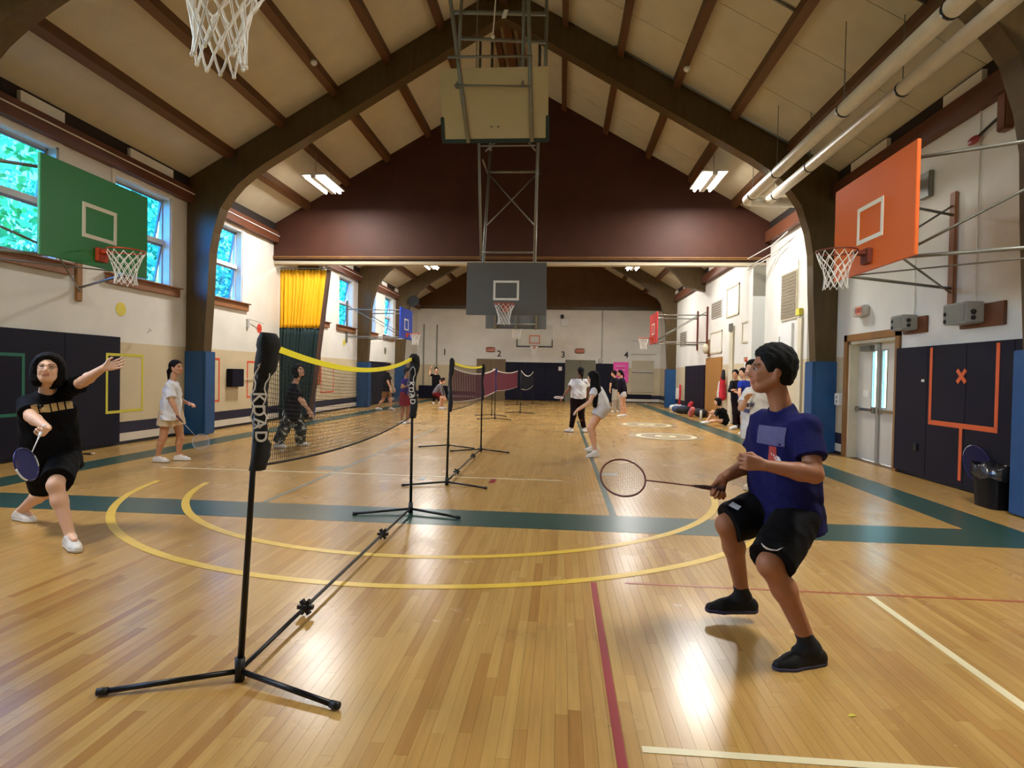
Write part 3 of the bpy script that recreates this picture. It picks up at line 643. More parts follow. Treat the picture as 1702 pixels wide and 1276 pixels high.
bnet('farthest badminton net, a thin white tape before the navy mat', (-1.5, 22.6), (-1.35, 29.6), 1.68, 1.66, .95, 'tape_white', 'rope_black', sag=.22, cell=.08, sr=.0012, bar=False, sleeve=False)

# ================================================================ RACKETS
mat('racket_rust', (104,58,52), .35, metal=.2); mat('racket_blue', (24,22,90), .3, metal=.2); mat('string_pale', (206,176,164), .6); mat('string_blue', (22,16,96), .5); mat('grip_brown', (62,34,30), .7); mat('shaft_grey', (150,150,150), .3, metal=.6); mat('racket_white', (225,225,228), .35)
def racket(label, butt, tip, nrm, framem, stringm, gripm='grip_brown', shaftm='black_metal', hw=.115, hl=.145, sr=.0005, ns=20, group='badminton rackets', tipm=None):
    """butt -> tip is the long axis, nrm the normal of the head"""
    a = Vector(butt); b = Vector(tip); L = (b-a).length; x = (b-a).normalized(); n = Vector(nrm); n = (n-x*n.dot(x)).normalized(); y = n.cross(x)
    e = thing('badminton_racket', label, 'racket', a, group)
    hc = b-x*hl
    MB().tube([hc+x*(hl*math.cos(t))+y*(hw*math.sin(t)) for t in [2*PI*i/40 for i in range(40)]], .0055, 6, closed=True).build('head_frame', framem, e, True)
    if tipm:
        for s0, s1 in ((-.5, .5), (2.2, 2.9)):
            MB().tube([hc+x*(hl*1.01*math.cos(t))+y*(hw*1.01*math.sin(t)) for t in [lerp(s0, s1, i/8) for i in range(9)]], .0068, 6).build('frame_accent', tipm, e, True)
    m = MB()
    for i in range(1, ns):
        u = -1+2*i/ns; w = math.sqrt(1-u*u)
        m.tube([hc+x*hl*u-y*hw*w, hc+x*hl*u+y*hw*w], sr, 3, cap=False); m.tube([hc+y*hw*u-x*hl*w, hc+y*hw*u+x*hl*w], sr, 3, cap=False)
    m.build('strings', stringm, e)
    MB().tube([a+x*.16, a+x*.2, hc-x*hl], [.007, .0042, .0042], 8).build('shaft', shaftm, e, True)
    MB().tube([a, a+x*.012, a+x*.02, a+x*.12, a+x*.175], [.0165, .0165, .0135, .0125, .006], 10).build('grip', gripm, e, True)
    return e

# ================================================================ RIGHT WALL FURNITURE
# double doors
mat('door_paint', (206,200,186), .45, .05, 3); mat('door_glass_frame', (150,146,136), .4); thinmat('door_glass', (205,235,240), .9, .05, .08)
tr = struct(MB().box((XR-.04, DY0-.13, 0), (XR+.02, DY0, DZ+.13)).box((XR-.04, DY1, 0), (XR+.02, DY1+.13, DZ+.13)).box((XR-.04, DY0-.13, DZ), (XR+.02, DY1+.13, DZ+.13)).build('trim_4', 'oak_trim', bevel=.006), 'oak casing around the double doors')
struct(MB().box((XR, DY0, 0), (XR+.3, DY0+.06, DZ)).box((XR, DY1-.06, 0), (XR+.3, DY1, DZ)).box((XR, DY0, DZ-.06), (XR+.3, DY1, DZ)).build('trim_5', 'trim_cream'), 'cream door frame of the double doors')
ym = (DY0+DY1)/2; xd = XR+.16
MBm = struct(MB().box((xd-.03, ym-.045, 0), (xd+.05, ym+.045, DZ-.06)).build('trim_6', 'door_glass_frame'), 'steel post between the two doors')
for k, (a, b, side) in enumerate(((DY0+.06, ym-.045, 1), (ym+.045, DY1-.06, -1))):
    g0, g1 = (b-.2, b-.05) if side > 0 else (a+.05, a+.2)
    z0, z1 = 1.02, 2.05
    dr = struct(MB().box((xd, a+.005, .01), (xd+.045, b-.005, z0)).box((xd, a+.005, z1), (xd+.045, b-.005, DZ-.065)).box((xd, a+.005, z0), (xd+.045, g0, z1)).box((xd, g1, z0), (xd+.045, b-.005, z1)).build('door_%d' % (k+1), 'door_paint'), ('right' if side > 0 else 'left')+' leaf of the cream double doors with a narrow window')
    MB().box((xd+.015, g0, z0), (xd+.025, g1, z1)).build('pane', 'door_glass', dr)
    f = MB()
    for y0, y1, q0, q1 in ((g0-.02, g0, z0-.02, z1+.02), (g1, g1+.02, z0-.02, z1+.02), (g0, g1, z0-.02, z0), (g0, g1, z1, z1+.02)): f.box((xd-.008, y0, q0), (xd, y1, q1))
    f.build('pane_frame', 'door_glass_frame', dr)
    MB().box((xd-.07, a+.06, .93), (xd-.03, b-.06, .985)).box((xd-.07, a+.03, .9), (xd, a+.1, 1.01)).box((xd-.07, b-.1, .9), (xd, b-.03, 1.01)).build('push_bar', 'chrome', dr, bevel=.008)
    if side < 0:
        MB().box((xd-.012, a+.3, 1.2), (xd, a+.5, 1.32)).build('notice_plate', 'white_paint', dr); MB().box((xd-.09, a+.15, DZ-.2), (xd, a+.5, DZ-.1)).build('door_closer', 'grey_steel', dr)
# daylight porch behind the doors
struct(MB().box((XR+2.6, DY0-2.5, -.2), (XR+2.7, DY1+2.5, 3)).build('porch_wall', 'white_paint'), 'pale wall seen through the door panes')
struct(MB().box((XR+.3, DY0-2.5, -.2), (XR+2.6, DY1+2.5, -.02)).build('porch_floor', 'grey_paint'), 'grey porch floor behind the double doors')
# orange tape goal on the mat
mat('tape_orange', (222,96,44), .5, .08, 3); MT = XR-.0575
def tapebox(a, b, parent, m, x=MT, t=.004, nm='tape'):
    MB().box((x-t, min(a[0], b[0]), min(a[1], b[1])), (x, max(a[0], b[0]), max(a[1], b[1]))).build(nm, m, parent)
tg = thing('tape_goal', 'orange tape goal outline on the navy mat', 'tape marking', (MT, 8.7, .13))
tapebox((8.0, .92), (8.06, 2.02), tg, 'tape_orange'); tapebox((9.36, .92), (9.42, 2.02), tg, 'tape_orange'); tapebox((8.0, .86), (9.42, .93), tg, 'tape_orange'); tapebox((8.66, .13), (8.72, .86), tg, 'tape_orange')
tx = thing('tape_cross', 'orange tape cross inside the goal on the navy mat', 'tape marking', (MT, 8.71, 1.5))
for sg in (-1, 1): MB().obox((MT-.002-.001*(sg+1), 8.71, 1.59), ((1,0,0), (0, 1, sg), (0, -sg, 1)), (.002, .125, .03)).build('tape', 'tape_orange', tx)
tag(MB().box((MT-.004, 9.55, 1.50), (MT, 9.62, 1.54)).build('paper_scrap', 'white_paint', None), 'small white paper scrap stuck on the navy mat left of the goal', 'paper')
tag(MB().box((MT-.02, 9.68, .42), (MT, 9.76, .53)).build('wall_socket', 'black_rubber', None), 'black socket low on the navy mat beside the doors', 'socket')
# winch boxes on boards
mat('board_brown', (104,60,32), .5, .2, 3); mat('box_grey', (150,148,142), .45, .06)
def winch(y0, y1, z0, z1, yb0, yb1, label):
    e = thing('winch_box', label, 'electric box', (XR, (y0+y1)/2, z0), 'grey winch boxes above the mat')
    MB().box((XR-.04, y0, z0), (XR, y1, z1)).build('mounting_board', 'board_brown', e, bevel=.006)
    b = MB().box((XR-.28, yb0, z0+.05), (XR-.04, yb1, z1+.03)).build('housing', 'box_grey', e, bevel=.015)
    yc = yb1+.0; MB().sphere((XR-.19, yb0-.01, z0+.20), .035, 8, 6).sphere((XR-.19, yb0-.01, z0+.12), .03, 8, 6).build('knob', 'black_rubber', b)
    MB().box((XR-.285, yb0+.03, z0+.08), (XR-.278, yb1-.03, z1)).build('cover_plate', 'grey_steel', b); MB().sphere((XR-.27, yb1-.06, z0+.2), .035, 8, 6).sphere((XR-.27, yb1-.06, z0+.1), .035, 8, 6).build('socket', 'black_rubber', b)
    MB().tube([(XR-.015, (yb0+yb1)/2, z1), (XR-.015, (yb0+yb1)/2, 5.2)], .011, 6).build('conduit', 'white_paint', e)
winch(9.58, 10.20, 2.27, 2.53, 9.78, 10.12, 'grey winch box on a brown board above the door casing')
winch(7.98, 8.82, 2.25, 2.56, 8.32, 8.80, 'grey winch box on a brown board above the orange goal')
# exit sign
mat('sign_orange', (228,150,118), .45); mat('sign_silver', (196,192,184), .35, metal=.3)
e = thing('exit_sign', 'small exit sign with orange panel above the double doors', 'exit sign', (XR, 11.5, 2.72))
MB().box((XR-.13, 11.33, 2.70), (XR, 11.72, 2.90)).build('sign_case', 'sign_silver', e, bevel=.02); MB().box((XR-.135, 11.36, 2.725), (XR-.131, 11.58, 2.875)).build('sign_face', 'sign_orange', e)
text_mesh('EXIT', .12, .002, 'line_red', 'sign_lettering', (XR-.137, 11.47, 2.80), (0, -1, 0), (0, 0, 1), e)
# wooden bracket and red lever high on the wall
e = thing('wall_bracket', 'dark wooden bracket with a red lever high above the orange backboard', 'bracket', (XR, 8.0, 4.75))
MB().box((XR-.12, 7.95, 4.72), (XR, 8.12, 5.2)).build('bracket_post', 'board_brown', e, bevel=.02); MB().tube([(XR-.06, 8.12, 4.95), (XR-.06, 8.5, 4.85)], .02, 6).build('lever', 'black_metal', e); MB().sphere((XR-.07, 8.6, 4.82), (.03, .13, .06), 8, 6).build('lever_grip', 'line_red', e)
tag(MB().box((XR-.08, 9.55, 4.35), (XR, 9.8, 4.75)).build('junction_box', 'grey_steel', None, bevel=.01), 'grey junction box behind the orange backboard', 'electric box')
# light switch box left of the door casing
e = thing('switch_box', 'white switch box between the blue pad and the door casing', 'electric box', (XR, 12.4, .98)); MB().box((XR-.1, 12.26, 1.0), (XR, 12.42, 1.24)).build('box_body', 'white_metal', e, bevel=.01); MB().box((XR-.104, 12.3, 1.06), (XR-.1, 12.33, 1.1)).box((XR-.104, 12.3, 1.14), (XR-.1, 12.33, 1.18)).build('switch', 'black_rubber', e)
# bin with liner
mat('bin_black', (8,8,10), .5, spec=.25); thinmat('liner', (44,46,54), .6, .2, .12)
e = thing('trash_bin', 'black trash bin with a clear liner at the right wall', 'trash bin', (5.28, 7.55, 0))
bb = MB(); n = 20; vs = []; fs = []
for i, (z, w, l) in enumerate(((.0, .15, .19), (.45, .18, .23), (.50, .19, .24), (.50, .175, .225), (.06, .14, .18))):
    for j in range(n):
        a = 2*PI*j/n; c, s_ = math.cos(a), math.sin(a); k = (abs(c)**5+abs(s_)**5)**(-1/5); vs.append((5.28+w*c*k, 7.55+l*s_*k, z))
    if i: fs += [((i-1)*n+j, (i-1)*n+(j+1) % n, i*n+(j+1) % n, i*n+j) for j in range(n)]
fs += [tuple(range(n))[::-1], tuple(4*n+j for j in range(n))]
bb.add(vs, fs).build('bin_body', 'bin_black', e, 'auto')
vs = []; fs = []
for i, (z, k0) in enumerate(((.36, 1.03), (.50, 1.05), (.515, 1.0), (.51, .9), (.3, .85))):
    for j in range(n):
        a = 2*PI*j/n; c, s_ = math.cos(a), math.sin(a); k = (abs(c)**5+abs(s_)**5)**(-1/5)*k0*(1+.02*math.sin(j*2.3+i)); vs.append((5.28+.185*c*k, 7.55+.235*s_*k, z+.025*math.sin(j*1.7+i)))
    if i: fs += [((i-1)*n+j, (i-1)*n+(j+1) % n, i*n+(j+1) % n, i*n+j) for j in range(n)]
MB().add(vs, fs).build('bin_liner', 'liner', e, True)
# far part of the right wall --------------------------------------------------
wd = struct(MB().box((XR-.05, 21.1, 0), (XR+.01, 23.3, 2.25)).build('door_3', 'oak_door', bevel=.008), 'plain oak door on the right wall of the far hall')
mat('grille_brown', (124,112,92), .6); mat('frame_brown', (120,84,52), .5); mat('pale_grey', (190,190,186), .6)
def wallbox(name, cat, label, a, b, m, t=.03, x=XR, parts=()):
    o = thing(name, label, cat, (x, (a[0]+b[0])/2, min(a[1], b[1]))); MB().box((x-t, a[0], a[1]), (x, b[0], b[1])).build('panel', m, o, bevel=.004); return o
gx_ = 5.519
o = thing('wall_grille', 'brown grey vent grille on the white shaft', 'grille', (gx_, 14.8, 2.95)); MB().box((gx_-.03, 14.35, 2.95), (gx_, 15.3, 4.1)).build('grille_frame', 'trim_cream', o)
for k in range(14): MB().box((gx_-.04, 14.38, 2.99+k*.079), (gx_-.03, 15.27, 2.99+k*.079+.06)).build('slat', 'grille_brown', o)
o = thing('wall_grille', 'grey vent grille high on the far right wall', 'grille', (XR, 21.5, 3.6)); MB().box((XR-.03, 21.3, 3.7), (XR, 22.7, 4.3)).build('grille_frame', 'pale_grey', o)
for k in range(6): MB().box((XR-.04, 21.35, 3.74+k*.09), (XR-.03, 22.65, 3.80+k*.09)).build('slat', 'grille_brown', o)
o = thing('wall_grille', 'pale vent grille behind the red backboard frame', 'grille', (XR, 27.8, 2.9)); MB().box((XR-.03, 27.0, 2.95), (XR, 28.4, 3.6)).build('grille_frame', 'pale_grey', o)
for k in range(6): MB().box((XR-.04, 27.05, 2.99+k*.1), (XR-.03, 28.35, 3.06+k*.1)).build('slat', 'grille_brown', o)
def raised(y0, y1, z0, z1, label):
    o = thing('wall_panel', label, 'panel', (XR, y0, z0)); b = MB()
    for a, c, d, e_ in ((y0, y1, z0, z0+.05), (y0, y1, z1-.05, z1), (y0, y0+.05, z0, z1), (y1-.05, y1, z0, z1)): b.box((XR-.03, a, d), (XR, c, e_))
    b.build('panel_frame', 'trim_cream', o); MB().box((XR-.012, y0+.05, z0+.05), (XR, y1-.05, z1-.05)).build('panel_field', 'white_paint', o)
raised(19.3, 20.7, 3.55, 4.55, 'upper white framed panel on the far right wall'); raised(21.2, 22.8, 2.4, 3.2, 'white framed panel over the oak door'); raised(17.6, 18.9, 2.6, 3.25, 'white framed panel beside the partition')
o = thing('cable_duct', 'cream vertical duct on the far right wall', 'duct', (XR, 19.85, 0)); MB().box((XR-.06, 19.75, .005), (XR-.003, 20.15, 3.2)).build('duct_cover', 'trim_cream', o); MB().box((XR-.1, 19.75, 3.05), (XR-.06, 20.1, 3.3)).build('duct_box', 'grey_steel', o)
o = thing('notice_board', 'narrow brown framed notice board with a red alarm on top', 'notice board', (XR, 18.2, 1.5)); MB().box((XR-.04, 17.8, 1.55), (XR, 18.6, 2.15)).build('frame', 'frame_brown', o); MB().box((XR-.045, 18.25, 1.6), (XR-.04, 18.55, 2.1)).build('sheet', 'white_paint', o); MB().sphere((XR-.07, 18.2, 2.05), .07, 8, 6).build('alarm_bell', 'rim_orange', o)
o = thing('conduit_pole', 'yellow box and cream pole on the white shaft', 'conduit', (gx_, 14.1, 0)); mat('box_yellow', (206,196,66), .5); MB().box((gx_-.09, 13.98, 2.98), (gx_, 14.2, 3.14)).build('box', 'box_yellow', o, bevel=.01); MB().tube([(gx_-.03, 14.25, 2.95), (gx_-.03, 14.25, 4.3)], .012, 6).build('conduit', 'trim_cream', o); MB().box((gx_-.05, 13.95, .0), (gx_, 14.15, 2.95)).build('pole', 'trim_cream', o)
o = thing('wall_cabinet', 'white wall cabinet with a bent metal handle', 'cabinet', (gx_, 15.0, 2.1)); MB().box((gx_-.06, 14.5, 2.1), (gx_, 15.4, 2.85)).build('cabinet_body', 'white_metal', o, bevel=.008); MB().tube([(gx_-.12, 15.1, 2.55), (gx_-.16, 15.0, 2.38), (gx_-.12, 14.8, 2.34), (gx_-.06, 14.8, 2.2)], .015, 6).build('handle', 'grey_steel', o)
o = thing('speaker', 'round pale speaker beside the oak door in the far hall', 'speaker', (XR, 22.9, 2.3)); MB().sphere((XR-.14, 22.95, 2.6), (.13, .16, .2), 12, 8).build('speaker_cone', 'trim_cream', o, True); MB().box((XR-.06, 22.8, 2.3), (XR-.003, 23.0, 2.95)).build('speaker_mount', 'frame_brown', o)
for k, (z, y0) in enumerate(((5.0, 15.9), (4.78, 15.6), (4.70, 15.5))):
    tag(MB().tube([(gx_-.06, 14.9, z+.1), (gx_-.06, y0, z), (gx_-.5, YP-.1, z-.25)], .014, 6).build('conduit', 'white_metal', None, True), 'pale conduit at the top of the white shaft, '+('highest', 'middle', 'lowest')[k]+' of three', 'conduit', 'conduits on the shaft')
# hanging red jacket and white bag on the right wall
mat('cloth_red', (190,34,44), .8, .2, 6, .3, 20); mat('cloth_white', (224,222,216), .8, .08, 6, .3, 20); mat('cloth_dark', (30,28,34), .8, .2, 6, .3, 20)
# smoke detectors under the purlins
for x, y, lb in ((-4.9, 11.2, 'white smoke detector under a left purlin'), (2.3, 11.6, 'white smoke detector under a right purlin')):
    z = roof_z(x)-.27; tag(MB().tube([(x, y, z+.035), (x, y, z), (x, y, z-.03), (x, y, z-.05)], [.06, .065, .05, .02], 12).build('smoke_detector', 'white_metal', None, True), lb, 'smoke detector')
# grey conduits along the right arch and purlins
for pts, lb in (([(1.0, 12.54, roof_z(1.0)-.03), (5.2, 12.54, roof_z(5.2)-.03)], 'grey conduit along the upper edge of the timber arch'), ([(2.35, 9.2, roof_z(2.35)-.03), (3.46, 9.2, roof_z(3.46)-.03)], 'grey cross conduit between two right purlins'), ([(3.46, 8.0, roof_z(3.46)-.03), (4.62, 8.0, roof_z(4.62)-.03)], 'grey cross conduit near the heating pipes')):
    tag(MB().tube(pts, .02, 6).build('conduit', 'grey_steel', None, True), lb, 'conduit')

# ================================================================ LEFT WALL AND END WALL FURNITURE
def flatbox_left(name, cat, label, y0, y1, z0, z1, m, t=.004, parent=None, x=XL):
    o = MB().box((x, y0, z0), (x+t, y1, z1)).build(name, m, parent); return tag(o, label, cat) if not parent else o
for nm, c in (('tape_yellow2', (206,196,60)), ('tape_red', (216,84,54)), ('tape_green', (22,104,84)), ('dot_yellow', (222,206,84)), ('dot_red', (214,74,58)), ('poster_pink', (250,84,186))): mat(nm, c, .55, .08, 3)
def outline(label, y0, y1, z0, z1, m, w=.05, xs=None):
    e = thing('wall_target', label, 'wall target', (XL, (y0+y1)/2, z0), 'tape rectangles on the window wall')
    X0 = lambda y: XL + (.0575 if y < 10.55 else 0)
    for a, b, c, d in ((y0, y0+w, z0, z1), (y1-w, y1, z0, z1), (y0+w, y1-w, z0, z0+w), (y0+w, y1-w, z1-w, z1)):
        if a < 10.55 < b:
            for p, q in ((a, 10.556), (10.565, b)): MB().box((X0(p), p, c), (X0(p)+.004, q, d)).build('tape', m, e)
        else: MB().box((X0(a), a, c), (X0(a)+.004, b, d)).build('tape', m, e)
outline('yellow tape rectangle across the end of the navy mat', 10.2, 11.25, .62, 1.75, 'tape_yellow2'); outline('orange tape rectangle just right of the blue pillar pad', 12.95, 13.93, .68, 1.76, 'tape_red'); outline('orange tape rectangle behind the net sleeve', 15.2, 16.0, .72, 1.72, 'tape_red')
outline('dark green tape rectangle on the navy mat at the left picture edge', 7.3, 8.55, .7, 1.68, 'tape_green'); outline('orange tape rectangle beyond the curtain', 20.12, 21.3, .7, 1.7, 'tape_red')
def dot(y, z, r, m, label):
    n = 24; tag(MB().prism([(y+r*math.cos(2*PI*i/n), z+r*math.sin(2*PI*i/n)) for i in range(n)], 0, XL, XL+.006).build('wall_dot', m), label, 'wall dot', 'coloured dots on the window wall')
dot(10.63, 2.6, .13, 'dot_yellow', 'yellow round dot under the green backboard'); dot(15.83, 2.64, .13, 'dot_red', 'red round dot left of the curtain'); dot(19.9, 2.66, .16, 'dot_red', 'orange round dot right of the curtain'); dot(22.3, 2.6, .13, 'dot_yellow', 'pale yellow dot under the far windows'); dot(27.7, 2.5, .17, 'line_grey', 'grey round dot below the far windows')
# blue electric box with conduit, thermostat arm
e = thing('electric_box', 'dark blue box on the window wall between tape rectangles', 'electric box', (XL, 14.5, 1.02)); MB().box((XL+.003, 14.22, 1.04), (XL+.16, 14.78, 1.5)).build('box_body', 'navy_mat', e, bevel=.012); MB().tube([(XL+.03, 14.78, 1.22), (XL+.03, 16.4, 1.26)], .014, 6).build('conduit', 'trim_cream', e)
e = thing('wall_lever', 'small pale arm bracket on the window wall beside the red dot', 'bracket', (XL, 15.2, 2.7)); MB().box((XL, 15.13, 2.62), (XL+.06, 15.23, 2.84)).build('arm_base', 'pale_grey', e); MB().tube([(XL+.05, 15.2, 2.84), (XL+.12, 15.85, 2.78)], .012, 6).build('arm_rod', 'pale_grey', e)
# floor items
# notice boards by the curtain
mat('cork', (170,86,48), .8, .15, 8); mat('paper_blue', (70,72,150), .6); mat('paper_red', (190,70,60), .6)
e = thing('notice_board', 'tall brown notice board with papers right of the curtain', 'notice board', (XL, 19.6, 1.0)); MB().box((XL, 18.75, 1.0), (XL+.04, 20.0, 2.35)).build('frame', 'frame_brown', e); MB().box((XL+.04, 18.85, 1.05), (XL+.045, 19.9, 1.65)).build('cork_field', 'cork', e); MB().box((XL+.04, 18.85, 1.75), (XL+.045, 19.9, 2.3)).build('sheet', 'pale_grey', e); MB().box((XL+.045, 18.95, 1.85), (XL+.05, 19.3, 2.15)).build('sheet', 'paper_blue', e); MB().box((XL+.045, 19.4, 2.0), (XL+.05, 19.7, 2.25)).build('sheet', 'paper_red', e)
# ---------------------------------------------------------------- curtain
mat('curtain_yellow', (244,186,16), .7, .05, 3); mat('curtain_green', (20,46,46), .75, .1, 3); mat('curtain_brown', (78,54,40), .8)
def curtain_sheet(z0, z1, w0, w1, m, parent, nm, seed=0):
    """pleated sheet hanging at the partition; w0/w1 widths at z0 (top) and z1 (bottom)"""
    n = 90; rows = 14; vs = []; fs = []
    for i in range(rows+1):
        t = i/rows; z = lerp(z0, z1, t); w = lerp(w0, w1, t)
        for j in range(n+1):
            u = j/n; a = u*2*PI*13
            vs.append((XL+.03+u*w, 16.95 + (.022+.03*t+.012*math.sin(u*17))*math.sin(a+.9*math.sin(3*t+u*9)) + .02*math.sin(a*.37), z))
    for i in range(rows):
        for j in range(n): k = i*(n+1)+j; fs.append((k, k+1, k+n+2, k+n+1))
    o = MB().add(vs, fs).build(nm, m, parent, True); md = o.modifiers.new('solid', 'SOLIDIFY'); md.thickness = .008; return o
cu = thing('curtain', 'drawn divider curtain, yellow above and dark green below', 'curtain', (XL+.6, 16.95, 0))
def wid(z): return lerp(1.50, .98, (4.47-z)/4.45)
curtain_sheet(4.47, 2.75, wid(4.47), wid(2.75), 'curtain_yellow', cu, 'upper_cloth'); curtain_sheet(2.75, .03, wid(2.75), wid(.03), 'curtain_green', cu, 'lower_cloth')
MB().tube([(XL+.03, 16.95, 4.52), (-6.8, 16.95, 4.52)], .018, 6).build('curtain_rail', 'grey_steel', cu)
MB().add([(XL+.03+wid(z)+dx, 16.95+dy, z) for z in (4.47, .03) for dx, dy in ((-.03, -.09), (.05, -.06), (.05, .06), (-.03, .09))], [(0,1,2,3),(4,7,6,5),(0,4,5,1),(1,5,6,2),(2,6,7,3),(3,7,4,0)]).build('edge_strap', 'curtain_brown', cu)
for k in range(15): x = XL+.08+k*.1; MB().tube([(x, 16.95, 4.50), (x, 16.95, 4.44)], .012, 6).build('curtain_hook', 'black_metal', cu)
# ---------------------------------------------------------------- end wall
mat('door_brown', (112,92,60), .5, .1, 2); mat('door_olive', (110,108,90), .5, .08, 2); mat('shutter_cream', (186,176,150), .5, .05, 2)
dd = struct(MB().box((-4.85, YE-.06, 0), (-3.17, YE, 2.36)).build('door_4', 'door_brown', bevel=.008), 'brown double door under number two on the far wall')
MB().box((-4.02, YE-.065, 0), (-4.0, YE-.058, 2.3)).build('door_gap', 'dark_gap', dd); MB().box((-4.7, YE-.09, .95), (-3.3, YE-.06, 1.02)).build('push_bar', 'chrome', dd)
dd = struct(MB().box((.3, YE-.06, 0), (2.0, YE, 2.38)).build('door_5', 'door_olive', bevel=.008), 'olive grey double door under number three on the far wall')
MB().box((1.14, YE-.065, 0), (1.16, YE-.058, 2.3)).build('door_gap', 'dark_gap', dd); MB().box((.45, YE-.09, .95), (1.85, YE-.06, 1.02)).build('push_bar', 'chrome', dd)
mat('number_black', (40,38,36), .6)
for ch, x, z in (('1', -6.75, 2.7), ('2', -3.55, 2.66), ('3', .15, 2.66), ('4', 3.74, 2.70)):
    text_mesh(ch, .5, .004, 'number_black', 'wall_number', (x, YE-.006, z), (1, 0, 0), (0, 0, 1)); o = COL.objects[-1] if False else None
for ob in [o for o in bpy.data.objects if o.name.startswith('wall_number')]:
    pass
nums = [o for o in bpy.data.objects if o.name.startswith('wall_number')]
for o, w_ in zip(sorted(nums, key=lambda o: o.data.vertices[0].co.x), ('one', 'two', 'three', 'four')): tag(o, 'black painted number %s on the far end wall' % w_, 'number', 'court numbers on the far wall')
for x, lb in ((-4.05, 'orange exit sign over the brown far doors'), (1.1, 'orange exit sign over the olive far doors')):
    e = thing('exit_sign', lb, 'exit sign', (x, YE, 2.75)); MB().box((x-.27, YE-.08, 2.76), (x+.27, YE, 3.04)).build('sign_case', 'sign_orange', e, bevel=.06); text_mesh('EXIT', .2, .002, 'line_red', 'sign_lettering', (x, YE-.084, 2.9), (1,0,0), (0,0,1), e)
e = thing('poster', 'bright pink poster on the far end wall', 'poster', (3.4, YE, 1.1)); MB().box((3.02, YE-.07, 1.15), (3.87, YE-.062, 2.3)).build('sheet', 'poster_pink', e)
for k in range(7): MB().box((3.15+.03*(k % 3), YE-.074, 1.35+k*.12), (3.7-.07*(k % 2), YE-.07, 1.38+k*.12)).build('text_line', 'paper_red' if k % 2 else 'cloth_white', e)
e = thing('wall_sheet', 'small white sheet on the far navy mat', 'paper', (.05, YE, 1.7)); MB().box((-.1, YE-.066, 1.75), (.1, YE-.061, 1.98)).build('sheet', 'cloth_white', e)
e = thing('clock', 'small round dark clock beside the olive far door', 'clock', (2.2, YE, 2.2)); MB().tube([(2.28, YE, 2.34), (2.28, YE-.05, 2.34)], .13, 14).build('clock_rim', 'grey_steel', e); MB().tube([(2.28, YE-.05, 2.34), (2.28, YE-.056, 2.34)], .1, 14).build('clock_face', 'pale_grey', e)
# folding wall panels left and white shutter right on the end wall
e = thing('folding_panel', 'pale folding wall panels with grey pipes in the far left corner', 'panel', (-7.3, YE, 0))
for k in range(2): MB().box((-8.3+k*.64, YE-.05, .02), (-7.67+k*.64, YE-.004, 4.4)).build('panel_leaf', 'wall_paint', e, bevel=.006)
for x in (-7.98, -7.2): MB().tube([(x, YE-.09, .78), (x, YE-.09, 4.3)], .04, 8).build('drain_pipe', 'grey_steel', e)
tag(MB().box((-8.2, YE-.3, 0), (-6.5, YE-.06, .75)).build('gym_mat', 'navy_mat', None, bevel=.03), 'rolled dark blue gym mat leaning in the far left corner', 'gym mat')
e = thing('serving_shutter', 'cream serving hatch with a shelf on the far right end wall', 'hatch', (4.6, YE, .6)); MB().box((4.05, YE-.04, .6), (5.3, YE-.003, 2.4)).build('shutter', 'shutter_cream', e); MB().box((4.1, YE-.14, 1.75), (5.2, YE-.04, 1.82)).build('shelf', 'pale_grey', e)
for k in range(2): MB().box((4.0, YE-.06, 2.75+k*.75), (5.4, YE-.005, 2.79+k*.75)).build('rail', 'pale_grey', e)
tag(MB().tube([(2.35, YE-.03, 2.5), (2.35, YE-.03, 5.2)], .03, 8).build('drain_pipe', 'pale_grey', None, True), 'thin pale pipe rising on the far wall right of the olive door', 'pipe')
e = thing('wall_speaker', 'small dark speaker high on the far end wall', 'speaker', (.1, YE, 4.7)); MB().box((-.02, YE-.15, 4.75), (.14, YE, 4.95)).build('speaker_box', 'black_rubber', e); MB().box((.0, YE-.1, 4.3), (.4, YE, 4.7)).build('lamp_plate', 'white_metal', e)
e = thing('speaker', 'round black loudspeaker on the far left arch', 'speaker', (-7.7, 29.3, 4.9)); MB().tube([(-7.45, 29.36, 5.1), (-7.45, 29.25, 5.1)], .28, 16).build('speaker_cone', 'black_rubber', e); MB().box((-7.5, 29.36, 5.05), (-7.4, 29.41, 5.15)).build('speaker_mount', 'black_metal', e)

